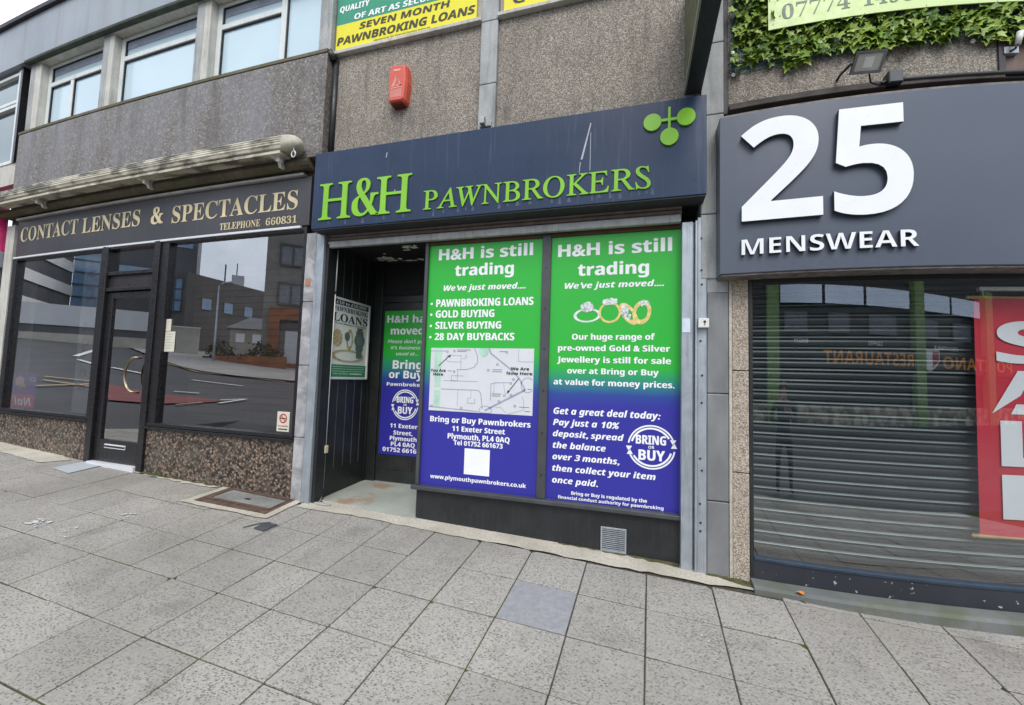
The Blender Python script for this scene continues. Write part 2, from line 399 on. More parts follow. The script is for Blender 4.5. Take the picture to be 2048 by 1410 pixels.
# ------------------------------------------------------------------ ground, road, pavement
def zr(x, y):
    return -.2 + .085 * min(max(0, -x - 3.5), 57) + .06 * min(max(0, -y - 4), 8) * (1 if x > -2 else max(0, 1 + (x + 2) / 6))
def in_pave(x, y): return x > -9.6 and y > -1.7
def road_z(x, y): return min(zr(x, y), gz(x, y) - .12) if in_pave(x, y) else zr(x, y)
n = N('asphalt', .75, spec=.3)
c = n.ramp(n.noise(260, 2), [(.35, (.030, .031, .033)), (.65, (.075, .076, .08))]); c = n.mix(n.ramp(n.noise(.5, 5), [(.4, 0.0), (.65, .5)]), c, (.085, .085, .085)); n.color(c); M['asphalt'] = n.m
n = N('far ground', .9); n.color(n.ramp(n.noise(.05, 4), [(.3, (.09, .09, .085)), (.7, (.14, .14, .13))])); M['ground'] = n.m
b = MB(); xs = [-700, -300, -120, -90, -75, -60, -50, -42, -35, -30, -26, -22, -19, -17, -15, -13.5, -12, -11, -10.3, -9.6, -9.59, -8, -6, -4, -2, 0, 3, 6, 10, 16, 24, 40, 80, 300, 700]
ys = [-700, -300, -120, -70, -45, -30, -22, -17, -14, -12, -10, -8, -6, -4, -2.5, -1.72, -1.7, -.5, 1, 2.5, 4, 8, 20, 60, 300, 700]
for y in ys:
    for x in xs: b.v.append((x, y, road_z(x, y) - (.05 if y > 3 else 0)))
for j in range(len(ys) - 1):
    for i in range(len(xs) - 1):
        a = j * len(xs) + i; b.f.append((a, a + 1, a + 1 + len(xs), a + len(xs)))
tag(b.build('road', M['asphalt']), kind='structure')

def paving(name, tone):
    n = N(name, .82, spec=.3)
    gi = n.t.nodes.new('ShaderNodeNewGeometry'); rnd = gi.outputs['Random Per Island']
    tint = n.mix(.42, rnd, n.ramp(n.noise(1.3, 5), [(.3, 0.0), (.7, 1.0)]))
    base = n.ramp(tint, [(0, tuple(.285 * t_ for t_ in tone)), (.5, tuple(.375 * t_ for t_ in tone)), (1, tuple(.455 * t_ for t_ in tone))])
    base = n.mix(.42, base, n.ramp(n.noise(75, 3), [(.35, tuple(.26 * t_ for t_ in tone)), (.65, tuple(.49 * t_ for t_ in tone))]))
    def chips(scale, keep, rad, rot):
        v = n.voro(scale, n.co((1.0, 1.8, 1.0), (0, 0, rot))); s_ = n.sep(v.outputs['Color'])
        dens = n.math('ADD', n.math('MULTIPLY', n.ramp(n.noise(4.2, 4), [(.36, 0.0), (.66, 1.0)]), .42), n.math('MULTIPLY', rnd, .16))
        on = n.math('LESS_THAN', s_[0], n.math('ADD', dens, keep))
        return n.math('MULTIPLY', n.math('MULTIPLY', on, n.ramp(v.outputs['Distance'], [(rad - .10, 1.0), (rad + .06, 0.0)])), n.ramp(s_[1], [(0, .45), (.8, 1.0)]))
    ch = n.math('MAXIMUM', chips(56, .16, .40, .35), chips(84, .02, .37, 1.1))
    col = n.mix(n.math('MULTIPLY', ch, .66), base, n.mix(n.noise(140, 2), tuple(.045 * t_ for t_ in tone), tuple(.14 * t_ for t_ in tone)))
    col = n.mix(n.ramp(n.noise(.8, 6), [(.46, 0.0), (.70, .50)]), col, (.185, .172, .148)); col = n.mix(n.ramp(n.noise(2.7, 6), [(.58, 0.0), (.74, .45)]), col, (.135, .125, .11)); col = n.mix(n.ramp(n.noise(1.9, 5), [(.25, .25), (.42, 0.0)]), col, (.42, .40, .36))
    gum = n.voro(2.3); gs = n.sep(gum.outputs['Color'])
    col = n.mix(n.math('MULTIPLY', n.math('MULTIPLY', n.math('LESS_THAN', gs[0], .5), n.ramp(gum.outputs['Distance'], [(.030, 1.0), (.044, 0.0)])), .65), col, (.17, .16, .15))
    n.color(col); n.bump(n.math('SUBTRACT', 1.0, n.math('MULTIPLY', ch, .6)), .004, .8); return n.m
M['paving'] = paving('exposed aggregate paving', (.85, .80, .725)); 
n = N('mossy joint sand', .95, spec=.1); n.color(n.mix(n.ramp(n.noise(1.3, 4), [(.50, 0.0), (.62, 1.0)]), n.ramp(n.noise(40, 3), [(.3, (.040, .036, .028)), (.7, (.10, .09, .07))]), (.065, .085, .022))); M['joint'] = n.m
b = MB()
xs2 = [-9.6 + i * .6 for i in range(34)]; ys2 = [-1.7, -.5, .5, 1.5, 2.4, 3.0, 3.28]
for y in ys2:
    for x in xs2: b.v.append((x, y, gz(x, y) - .006))
for j in range(len(ys2) - 1):
    for i in range(len(xs2) - 1):
        a = j * len(xs2) + i; b.f.append((a, a + 1, a + 1 + len(xs2), a + len(xs2)))
tag(b.build('pavement', M['joint']), kind='structure')
# every slab is laid on its own: small tilts, uneven joints, a few knocked corners
ca, sa = math.cos(.0283), math.sin(.0283)
def grid(i, j): u, v = .3965 * i, .3835 * j; return (-2.314 + u * ca + v * sa, 2.712 - u * sa + v * ca)
def slab(b, i, j):
    z0 = random.gauss(0, .0012); tx, ty = random.gauss(0, .0035), random.gauss(0, .0035)
    cs = []
    for (di, dj) in ((0, 0), (1, 0), (1, 1), (0, 1)):
        x, y = grid(i + di, j + dj); g = random.uniform(.0028, .0052)
        cs.append((x + (g if di == 0 else -g), y + (g if dj == 0 else -g)))
    mx_, my_ = sum(c_[0] for c_ in cs) / 4, sum(c_[1] for c_ in cs) / 4
    out = []
    for q in range(4):
        (x, y), (xp, yp), (xn, yn) = cs[q], cs[q - 1], cs[(q + 1) % 4]
        k = random.uniform(.010, .035) if random.random() < .10 else .0025
        for (ox, oy) in ((xp, yp), (xn, yn)):
            L_ = math.hypot(ox - x, oy - y); out.append((x + (ox - x) / L_ * k, y + (oy - y) / L_ * k))
    def zz(x, y): return gz(x, y) + z0 + (x - mx_) * tx + (y - my_) * ty
    k = 8; ins = [(x + (mx_ - x) * .016, y + (my_ - y) * .016) for x, y in out]
    b.add([(x, y, zz(x, y)) for x, y in ins] + [(x, y, zz(x, y) - .0025) for x, y in out] + [(x, y, zz(x, y) - .03) for x, y in out], [tuple(range(k))] + [(r * k + (q + 1) % k, r * k + q, (r + 1) * k + q, (r + 1) * k + (q + 1) % k) for r in (0, 1) for q in range(k)])
b = MB()
for i in range(-18, 22):
    for j in range(-12, 3):
        if (i, j) == (4, -1): continue
        x, y = grid(i + .5, j + .5)
        if not (-9.4 < x < 6 and y > -1.6) or (j > 0 and (j > 1 or -3.1 < x < .95)): continue
        slab(b, i, j)
tag(b.build('pavement', M['paving']), kind='structure')
b = MB(); b.add([(x, y, gz(x, y) + dz) for y, dz in ((-1.82, -.2), (-1.82, .003), (-1.69, .003)) for x in (-9.6, 10.2)], [(0, 1, 3, 2), (2, 3, 5, 4)])
tag(b.build('kerb', M['concrete']), kind='structure')

def sheet(name, pts, mat, lift=.004, z=gz, label=None, cat=None, parent=None):
    b = MB(); b.add([(x, y, z(x, y) + lift) for x, y in pts], [tuple(range(len(pts)))]); o = b.build(name, mat, parent)
    return o
def ragged(pts, amp, step=.07):
    """irregular edge through the given corner points"""
    out = []
    for i, (x, y) in enumerate(pts):
        x2, y2 = pts[(i + 1) % len(pts)]; L = math.hypot(x2 - x, y2 - y); k = max(1, int(L / step))
        for j in range(k):
            t = j / k; out.append((x + (x2 - x) * t + random.uniform(-amp, amp), y + (y2 - y) * t + random.uniform(-amp, amp)))
    return out
tag(sheet('pavement', ragged([(-2.84, 3.06), (-2.29, 3.075), (-1.5, 3.056), (-.7, 3.05), (.1, 3.036), (.46, 3.03), (.64, 3.04), (.80, 3.052), (.66, 3.17), (.3, 3.24), (-1.77, 3.26), (-2.86, 3.24)], .011), M['mortar'], .0075), kind='structure')
tag(sheet('pavement', ragged([(-7.9, 3.16), (-7.1, 3.06), (-6.3, 2.99), (-6.12, 3.16), (-6.5, 3.26), (-7.9, 3.34)], .008), M['mortar'], .0075), kind='structure')
tag(sheet('pavement', ragged([(-5.30, 3.17), (-4.73, 3.13), (-3.94, 3.10), (-3.86, 3.20), (-4.6, 3.24), (-5.28, 3.25)], .018), M['mortar'], .0075), kind='structure')
n = N('plain grey paver', .8, spec=.3); n.color(n.mix(n.ramp(n.noise(150, 2), [(.62, 0.0), (.7, .6)]), n.ramp(n.noise(30, 4), [(.3, (.235, .235, .245)), (.7, (.30, .30, .315))]), (.12, .12, .13))).bump(n.noise(120, 2), .002); M['plain_paver'] = n.m
b = MB(); slab(b, 4, -1); tag(b.build('pavement', M['plain_paver']), kind='structure')
n = N('smooth pale paver', .6, spec=.3); n.color(n.ramp(n.noise(5, 4), [(.3, (.34, .37, .39)), (.7, (.44, .47, .49))])); M['pale_paver'] = n.m
tag(sheet('pavement', [(-5.96, 2.93), (-5.93, 3.235), (-5.60, 3.215), (-5.60, 2.885)], M['pale_paver'], .0075), kind='structure')

n = N('grey green grime', .95, spec=.1); n.color(n.ramp(n.noise(14, 5), [(.3, (.055, .055, .030)), (.55, (.10, .10, .045)), (.75, (.17, .155, .11))])); M['grime'] = n.m
for gi_, pts in enumerate(([(-.55, 3.205), (-.1, 3.20), (.10, 3.185), (.30, 3.165), (.30, 3.24), (-.55, 3.24)], [(.46, 3.13), (.60, 3.11), (.74, 3.075), (1.0, 3.02), (1.0, 3.06), (.73, 3.14), (.62, 3.17), (.46, 3.165)], [(-1.77, 3.235), (-1.2, 3.228), (-.6, 3.23), (-.6, 3.25), (-1.77, 3.25)], [(-5.0, 3.15), (-4.2, 3.15), (-3.9, 3.155), (-3.9, 3.20), (-5.0, 3.22)], [(-2.86, 3.18), (-2.70, 3.20), (-2.70, 3.22), (-2.86, 3.24)])):
    tag(sheet('moss', ragged(pts, .014, .05), M['grime'], .0095), kind='stuff')
# manhole, drain plate, bird lime, leaf
def lp(p): return (p[0], p[1], gz(*p))
t = thing('manhole_cover', 'rusty framed manhole cover filled with concrete, set in pale mortar by the granite wall', 'manhole cover', lp((-3.36, 3.02)))
O = [(-3.87, 2.775), (-3.835, 3.245), (-2.88, 3.21), (-2.895, 2.775)]; R1 = [(-3.77, 2.835), (-3.755, 3.205), (-2.965, 3.19), (-2.962, 2.835)]; R2 = [(-3.685, 2.925), (-3.68, 3.13), (-3.01, 3.105), (-3.01, 2.92)]
sheet('mortar_surround', ragged(O, .008), M['mortar'], .010, parent=None).parent = t
bpy.data.objects['mortar_surround'].location = -t.location
b = MB(); b.add([(x, y, gz(x, y) + .016) for x, y in R1 + R2] + [(x, y, gz(x, y) - .02) for x, y in R1], [(i, (i + 1) % 4, 4 + (i + 1) % 4, 4 + i) for i in range(4)] + [(i, 8 + i, 8 + (i + 1) % 4, (i + 1) % 4) for i in range(4)])
b.build('iron_frame', M['rust'], t)
b = MB()
R3 = [(-3.715, 2.89), (-3.71, 3.16), (-2.99, 3.14), (-2.99, 2.885)]
b.add([(x, y, gz(x, y) + .020) for x, y in R3 + R2], [(i, (i + 1) % 4, 4 + (i + 1) % 4, 4 + i) for i in range(4)]); b.build('inner_rim', M['rust'], t)
b = MB(); b.add([(x, y, gz(x, y) + .0145) for x, y in R2], [(0, 1, 2, 3)]); b.build('infill', M['paving'] if 0 else concrete('manhole infill', (.15, .148, .14), (.30, .295, .28), grain=110, streak=0), t)
b = MB(); b.box(-3.39, -3.33, 3.00, 3.03, gz(-3.36, 3.0) + .0148, gz(-3.36, 3.0) + .018); b.build('lifting_slot', M['black_print'], t)
t = thing('stopcock_cover', 'small dark slate coloured cover in the paving in front of the manhole', 'utility cover', lp((-2.78, 2.665)))
b = MB(); P = [(-2.838, 2.612), (-2.838, 2.722), (-2.715, 2.728), (-2.725, 2.602)]
b.add([(x, y, gz(x, y) + .010) for x, y in P], [(0, 1, 2, 3)]); b.build('plate', plain('slate plate', (.055, .06, .068), .6, var=.25), t)
P2 = [(-2.93, 2.60), (-2.90, 2.66), (-2.85, 2.72), (-2.80, 2.745), (-2.80, 2.735), (-2.845, 2.708), (-2.89, 2.65), (-2.92, 2.595)]
b = MB(); b.add([(x, y, gz(x, y) + .0075) for x, y in P2], [tuple(range(8))]); b.build('broken_edge', M['black_print'], t)
lime_m = plain('bird lime', (.62, .64, .64), .7)
b = MB()
def splat(cx, cy, k, sp, r0, r1):
    for _ in range(k):
        px = cx + random.gauss(0, sp); py = cy + random.gauss(0, sp * .8); r = random.uniform(r0, r1); m = random.randint(6, 9); a0 = random.random() * 6
        b.add([(px + r * random.uniform(.5, 1.2) * math.cos(a0 + 6.283 * j / m), py + r * .7 * random.uniform(.5, 1.2) * math.sin(a0 + 6.283 * j / m), gz(px, py) + .0075) for j in range(m)], [tuple(range(m))])
splat(-4.45, 2.13, 12, .055, .008, .036); splat(-4.05, 2.12, 5, .03, .006, .018); splat(-3.92, 2.43, 7, .045, .006, .022); splat(-3.95, 2.02, 3, .03, .006, .014); splat(-1.0, 1.9, 2, .4, .006, .012); splat(.35, 2.5, 2, .03, .006, .012)
tag(b.build('bird_droppings', lime_m), 'scattered white bird droppings on the paving slabs before the opticians door', 'bird droppings')
b = MB(); lx, ly = .97, 3.04; lf = []
for i in range(9): a = i / 9 * 6.283; lf.append((lx + .026 * math.cos(a) * (1.2 if i % 2 else .8), ly + .014 * math.sin(a), gz(lx, ly) + .05 + .006 * math.sin(a * 2)))
b.add(lf + [(lx, ly, gz(lx, ly) + .062)], [(i, (i + 1) % 9, 9) for i in range(9)])
tag(b.build('fallen_leaf', plain('orange leaf', (.55, .18, .015), .6)), 'small orange dead leaf on the grey step below the menswear window', 'leaf')
b = MB(); weed = plain('weed green', (.07, .15, .03), .6)
for cx, cy, k in ((-4.73, 3.14, 26), (-4.66, 3.15, 14)):
    for _ in range(k):
        a = random.random() * 6.283; r = random.uniform(.015, .045); h = random.uniform(.004, .03); x = cx + random.gauss(0, .03); y = cy + random.gauss(0, .012); z = gz(x, y) + .006
        b.add([(x, y, z), (x + r * math.cos(a) + .006, y + r * math.sin(a), z + h), (x + 1.3 * r * math.cos(a), y + 1.3 * r * math.sin(a), z + h * .7), (x + r * math.cos(a) - .006, y + r * math.sin(a) + .005, z + h)], [(0, 1, 2, 3)])
tag(b.build('pavement_weeds', weed), kind='stuff')

# ------------------------------------------------------------------ left shop (optician) and its upper storey
B1 = thing('optician_building', 'curved grey building with closed opticians, granite panel and pale upper windows', 'building', WL(-5.5, 0, gz(-5.5, 3.2)))
b = MB(WL)
b.box(-8.16, -7.95, -.02, .25, .40, 3.40); b.build('outer_pier', M['concrete_pale'], B1)
for x0, x1 in ((-7.95, -5.965), (-5.03, -3.03)):
    b = MB(WL); b.box(x0, x1, 0.0, .22, .25, .915); b.build('stall_riser', M['granite'], B1, .004)
def window(parent, x0, x1, z0, z1, fl, fr, ft, sill, gm, warp, d=0.0, sillz=.05):
    f = MB(warp)
    f.box(x0, x0 + fl, d - .012, d + .06, z0, z1); f.box(x1 - fr, x1, d - .012, d + .06, z0, z1)
    f.box(x0 + fl, x1 - fr, d - .010, d + .06, z1 - ft, z1)
    fo = f.build('window_frame', M['dark_frame'], parent, .003)
    s = MB(warp); s.box(x0, x1, d - .035, d + .07, z0 - sillz, z0 - .028); s.box(x0, x1, d - .022, d + .07, z0 - .024, z0 + .012); s.build('sill', M['dark_frame'], fo, .003)
    g = MB(warp); g.sheet(x0 + fl, x1 - fr, d + .03, z0, z1 - ft); g.build('pane', gm, fo, smooth=True)
    return fo
window(B1, -7.94, -5.97, .975, 2.945, .10, .05, .035, 0, M['glass_left'], WL)
window(B1, -5.035, -3.025, .965, 2.945, .165, .03, .035, 0, M['glass_left'], WL)
f = MB(WL); f.box(-5.965, -5.865, -.03, .07, .46, 2.945); fo = f.build('door_post', M['dark_frame'], B1, .004)
f = MB(WL); f.box(-5.075, -4.985, -.03, .07, .46, 2.945); f.build('door_post', M['dark_frame'], B1, .004)
f = MB(WL)
for z0, z1 in ((2.905, 2.945), (2.60, 2.64), (2.415, 2.455)): f.box(-5.865, -5.075, -.02, .06, z0, z1)
f.build('transom_rail', M['dark_frame'], B1, .003)
f = MB(WL); f.box(-5.865, -5.075, .01, .05, 2.455, 2.60); f.build('transom_panel', plain('brown black panel', (.028, .022, .024), .35), B1)
g = MB(WL); g.sheet(-5.865, -5.075, .03, 2.64, 2.905); g.build('transom_pane', M['glass_left'], B1)
D = MB(WL)
D.box(-5.862, -5.765, .005, .055, .50, 2.405); D.box(-5.135, -5.08, .005, .055, .50, 2.405)
D.box(-5.765, -5.135, .006, .054, 2.33, 2.405); D.box(-5.765, -5.135, .006, .054, .50, .745)
dr = D.build('door', M['dark_frame'], B1, .004)
g = MB(WL); g.sheet(-5.765, -5.135, .025, .745, 2.33); g.build('pane', M['glass_left'], dr)
p = [(WL(-5.165, -.0 if k in (0, 12) else -.055, 1.475 + .19 * math.cos(math.pi * k / 12))) for k in range(13)]
p = [(q[0] - .16 * math.sin(math.pi * k / 12), q[1], q[2]) for k, q in enumerate(p)]
h = MB(); h.tube(p, .014, 10); h.build('handle', M['brass'], dr, smooth=True)
h = MB(WL); h.box(-5.66, -5.31, -.006, .006, .655, .70); h.build('letter_plate', M['chrome'], dr, .003)
h = MB(WL); h.box(-5.66, -5.31, -.009, -.0065, .668, .687); h.build('letter_slot', M['black_print'], dr)
h = MB(WL); h.box(-5.865, -5.075, -.05, .07, .44, .50); h.build('door_step', M['chrome'], B1)
# stone pier to the right of the right window, in courses
b = MB(WP)
for z0, z1 in ((.34, .957), (.963, 1.62), (1.626, 2.215), (2.221, 2.875)): b.box(-3.02, -2.905, -.012, .22, z0, z1)
b.build('marble_pier', M['marble'], B1, .004)
b = MB(WP); b.box(-3.0, -2.945, -.016, -.0125, 2.37, 2.435); b.build('brick_patch', plain('brick patch', (.42, .17, .10), .8, var=.3), B1)
# inside the shop: dark room, pale column, closed inner blind
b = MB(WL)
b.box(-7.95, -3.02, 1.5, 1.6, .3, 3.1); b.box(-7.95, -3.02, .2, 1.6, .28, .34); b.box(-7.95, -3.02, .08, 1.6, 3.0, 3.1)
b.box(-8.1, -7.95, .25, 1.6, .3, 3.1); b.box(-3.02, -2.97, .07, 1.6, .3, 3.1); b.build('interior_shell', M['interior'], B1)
b = MB(WL)
for i in range(26): b.box(-4.86, -3.06, .30, .312, 1.0 + i * .072, 1.0 + i * .072 + .06)
b.build('inner_blind', M['interior_brown'], B1)
b = MB(WL); b.box(-3.28, -3.06, .16, .26, .95, 1.82); b.build('maroon_cabinet', plain('maroon board', (.075, .012, .018), .5), B1)
# upper storey
b = MB(WL); b.box(-7.95, -2.85, -.08, .3, 3.585, 4.60); b.build('granite_panel', M['granite_panel'], B1, .006)
b = MB(WL); b.box(-7.96, -2.845, -.085, .12, 4.604, 4.640); b.build('window_ledge', M['ledge'], B1, .004)
b = MB(WL); b.box(-8.16, -3.0, .02, .3, 3.40, 3.58); b.build('lintel', M['interior_brown'], B1)
b = MB(); b.tube([WL(-2.82, .01, 3.57), WL(-2.82, .01, 4.58)], .028, 10); b.tube([WL(-2.82, -.02, 4.56), WL(-2.85, -.06, 4.63)], .032, 10); b.build('downpipe', M['black_paint'], B1, smooth=True)
for x0, x1 in ((-7.95, -7.70), (-6.33, -6.14), (-4.70, -4.50)):
    b = MB(WL); b.box(x0, x1, -.03, .3, 4.642, 5.605); b.build('mullion_pier', M['concrete_pale'], B1, .006)
    b = MB(WL); b.box(x0 - .002, x0 + .11, -.034, .05, 4.645, 5.604); b.build('grey_mullion_face', M['concrete'], B1, .004)
b = MB(WL); b.box(-3.0, -2.86, -.04, .3, 4.642, 5.605); b.build('mullion_pier', M['concrete'], B1, .006)
b = MB(WL)
def upper_window(x0, x1, mull, part):
    z0, z1, tz = 4.642, 5.603, 5.33; w = .065; wt = .04
    f = MB(WL); d0, d1 = .05, .11
    f.box(x0, x0 + w, d0, d1, z0, z1); f.box(x1 - w, x1, d0, d1, z0, z1); f.box(x0 + w, x1 - w, d0 + .001, d1, z1 - wt, z1); f.box(x0 + w, x1 - w, d0 + .001, d1, z0, z0 + .045)
    hi = x1 - w
    if mull and not part: f.box(mull - .035, mull + .035, d0 + .002, d1, z0 + .045, z1 - wt); hi = mull - .035
    f.box(x0 + w, hi, d0 + .003, d1, tz - .03, tz + .03)
    if mull and part: f.box(mull - .035, mull + .035, d0 + .004, d1, z0 + .045, tz - .03)
    o = f.build('upper_window', M['upvc'], B1, .006)
    g = MB(WL); g.box(x0 + w, x1 - w, d0 + .03, d0 + .036, z0 + .045, z1 - wt); g.build('pane', M['blind_pane'], o)
    gk = MB(WL)
    for (a, c, zz0, zz1) in ([(x0 + w, hi, tz + .03, z1 - wt), (x0 + w, mull - .035 if mull else hi, z0 + .045, tz - .03)] + ([(mull + .035, x1 - w, z0 + .045, (tz - .03) if part else z1 - wt)] if mull else [])):
        gk.box(a, a + .012, d0 + .012, d0 + .03, zz0, zz1); gk.box(a + .012, c, d0 + .012, d0 + .03, zz1 - .012, zz1)
    gk.build('gasket', M['black_print'], o)
    gb = MB(WL); gb.box(x0 + w + .013, hi - .003, d0 + .024, d0 + .0285, z1 - wt - .105, z1 - wt - .013); gb.build('soffit_reflection', plain('painted soffit reflection', (.30, .33, .40), .2), o)  # darker strip paints in the soffit's reflection across the pane top
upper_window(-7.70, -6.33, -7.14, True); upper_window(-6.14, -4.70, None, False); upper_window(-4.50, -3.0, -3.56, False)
b = MB(WL); b.box(-7.95, -2.86, -.04, .3, 5.607, 5.64); b.build('window_head', M['concrete_pale'], B1)
b = MB(WL); b.profile([(-.042, 5.608), (-.085, 5.60), (-.098, 5.612), (-.10, 5.635), (-.092, 5.655), (-.07, 5.668), (-.042, 5.668)], -7.98, -2.86); b.build('cornice', plain('mossy cornice', (.045, .055, .040), .8, var=.4, scale=9), B1)
b = MB(WL); b.box(-2.86 - 14, -2.86, -.068, .3, 5.67, 6.30, 50); b.build('parapet', M['cladding'], B1)
b = MB(WL); b.box(-2.86 - 14, -2.86, -.11, .3, 6.303, 6.36, 50); b.build('coping', plain('dark coping', (.03, .026, .032), .6), B1)
b = MB(WL); b.box(-8.16, -2.86, .30, 4.0, 3.1, 6.2); b.build('light_block', M['interior'], B1)  # unseen solid block added to stop light coming through

F1 = thing('optician_fascia_sign', 'black fascia sign reading CONTACT LENSES & SPECTACLES in gold letters', 'shop sign', WL(-5.5, 0, 3.2))
b = MB(WL); b.box(-7.89, -3.005, -.012, .12, 2.957, 3.44); b.build('board', M['fascia'], F1, .003)
b = MB(WL); b.box(-7.89, -3.08, -.045, .03, 3.442, 3.468); b.build('top_strip', plain('grey strip', (.42, .40, .38), .5, metal=.2), F1, .004)
b = MB(WL); b.box(-7.90, -3.09, -.03, .05, 2.930, 2.953); b.build('bottom_trim', M['chrome'], F1, .003)
for s, x0, x1, zb, h in (('CONTACT', -7.80, -6.53, 3.157, .183), ('LENSES', -6.44, -5.38, 3.150, .183), ('&', -5.20, -5.0, 3.143, .183), ('SPECTACLES', -4.86, -3.15, 3.130, .183), ('TELEPHONE', -4.14, -3.60, 2.992, .070), ('660831', -3.53, -3.15, 2.992, .070)):
    b = MB(WL); lettering(b, s, 's', x0, x1, zb, h, -.0155); b.build('lettering', M['cream_print'], F1)

A1 = thing('awning', 'long retracted cream awning cassette with dirty ribs above the opticians sign', 'awning', WL(-5.5, -.1, 3.6))
pr = [(-.10, 3.60), (-.10, 3.70), (-.15, 3.735), (-.22, 3.735), (-.262, 3.715), (-.268, 3.705), (-.264, 3.695), (-.272, 3.682), (-.268, 3.672), (-.276, 3.658), (-.271, 3.648), (-.276, 3.634), (-.268, 3.622), (-.262, 3.600), (-.235, 3.588)]
n = N('dirty cream awning', .45); c = n.ramp(n.noise(2.5, 5, n.co((.8, 3, 3))), [(.35, (.38, .35, .25)), (.62, (.64, .60, .49))])
c = n.mix(n.ramp(n.noise(3.2, 6, n.co((1, 2.5, 2.5))), [(.47, 0.0), (.60, .85)]), c, (.07, .065, .045)); n.color(c); M['awning'] = n.m
b = MB(WL); b.profile(pr, -8.22, -3.14); b.build('cassette', M['awning'], A1)
b = MB(WL); b.profile([(-.12, 3.57), (-.12, 3.598), (-.25, 3.586), (-.25, 3.560)], -8.22, -3.16); b.build('front_rail', M['awning'], A1)
b = MB(WL)
for i in range(7):
    k = [1, 1, .985, .94, .85, .66, .28][i]; x = -3.14 + .16 * i / 6
    for d, z in pr: b.v.append(WL(x, -.19 + (d + .19) * k, 3.66 + (z - 3.66) * k))
L = len(pr)
for i in range(6):
    for j in range(L): b.f.append((i * L + j, (i + 1) * L + j, (i + 1) * L + (j + 1) % L, i * L + (j + 1) % L))
b.f.append(tuple(6 * L + j for j in range(L))); b.build('end_cap', plain('aged cream plastic', (.47, .45, .36), .45, var=.22, scale=9), A1, smooth=True)
for x in (-7.1, -5.12, -3.30):
    b = MB(WL); b.profile([(-.08, 3.50), (-.08, 3.60), (-.23, 3.585), (-.23, 3.555), (-.14, 3.545), (-.12, 3.50)], x, x + .035); b.box(x + .045, x + .085, -.20, -.16, 3.515, 3.585); b.build('bracket', M['white_plastic'], A1, .003)
b = MB(); R0 = Vector(WL(-3.03, -.22, 3.545)); b.tube([tuple(R0 + Vector((.022 * math.cos(a / 12 * 6.283), 0, .03 * math.sin(a / 12 * 6.283)))) for a in range(13)], .006, 6, False); b.tube([tuple(R0 + Vector((0, 0, .03))), tuple(R0 + Vector((0, 0, .07)))], .006, 6); b.build('winding_eye', M['chrome'], A1, smooth=True)
b = MB(WL); b.profile([(.05, 3.50), (-.05, 3.50), (-.085, 3.515), (-.10, 3.545), (-.095, 3.575), (-.06, 3.583), (.05, 3.583)], -8.2, -2.99); tag(b.build('moulded_ledge', M['ledge'], B1))

# things on and behind the left glass
t = thing('no_smoking_sign', 'small white no smoking notice with a red circle on the opticians window', 'sign', WL(-3.19, .02, 1.08))
b = MB(WL); b.box(-3.265, -3.12, .024, .028, .995, 1.18); b.build('card', M['clear_sheet'], t)
b = MB(WL); ring = []
for i in range(24):
    a = i / 24 * 6.283
    for r in (.044, .033): ring.append(WL(-3.193 + r * math.cos(a), .0215, 1.118 + r * math.sin(a)))
b.add(ring, [(2 * i, 2 * ((i + 1) % 24), 2 * ((i + 1) % 24) + 1, 2 * i + 1) for i in range(24)])
b.add([WL(-3.193 + x, .0215, 1.118 + z) for x, z in ((-.028, .022), (-.022, .028), (.028, -.022), (.022, -.028))], [(0, 1, 2, 3)])
b.build('red_circle', plain('sign red', (.50, .03, .03), .5), t)
b = MB(WL); b.box(-3.225, -3.165, .0217, .0222, 1.113, 1.122); b.box(-3.245, -3.14, .0217, .0222, 1.012, 1.022); b.build('black_marks', M['black_print'], t)
b = MB(WL); lettering(b, 'NO SMOKING', 'b', -3.25, -3.135, 1.04, .014, .0217); b.build('lettering', plain('sign red text', (.5, .05, .04), .5), t)
for nm, lab, x0, x1, z0, z1 in (('paper_notice', 'narrow cream paper slip taped just above a larger notice sheet', -4.865, -4.79, 1.955, 2.085), ('paper_notice', 'larger cream notice sheet taped inside the opticians pane beside the door post', -4.865, -4.715, 1.735, 1.95)):
    t = thing(nm, lab, 'notice', WL(-4.8, .02, z0)); b = MB(WL); b.box(x0, x1, .022, .026, z0, z1); b.build('sheet', M['clear_sheet'], t)
    b = MB(WL)
    for i in range(int((z1 - z0) / .03) - 1): b.box(x0 + .015, x1 - .015 - .02 * (i % 3), .0205, .0212, z1 - .03 - i * .03, z1 - .024 - i * .03)
    b.build('print_lines', plain('grey print', (.38, .37, .32), .6), t)
t = thing('nail_salon_poster', 'purple and red nail poster showing a hand, standing behind the opticians glass', 'poster', WL(-7.55, .06, .99))
b = MB(WL); b.box(-7.80, -7.25, .060, .068, 1.02, 1.44); b.build('purple_panel', plain('purple print', (.10, .035, .25), .45), t)
b = MB(WL); b.box(-7.80, -7.27, .056, .0595, 1.0, 1.17); b.build('red_panel', plain('red print', (.55, .03, .09), .45), t)
b = MB(WL); lettering(b, 'Nai', 'i', -7.72, -7.32, 1.03, .10, .0545, mirror=True); lettering(b, 'Cl', 'ri', -7.40, -7.29, 1.34, .05, .058, mirror=True); b.build('lettering', M['white_print'], t)
b = MB(WL)
for i, (dx, dz, L) in enumerate(((0, 0, .17), (.045, .02, .18), (.09, .015, .16), (.13, -.01, .13))):
    b.prism([(-.018, 0), (.018, 0), (.02, L * .6), (.012, L), (-.012, L), (-.02, L * .6)], lambda u, v, tt, dx=dx, dz=dz: WL(-7.66 + dx + u * .8 + v * .45, tt, 1.33 + dz - v * .55), .052, .0555)
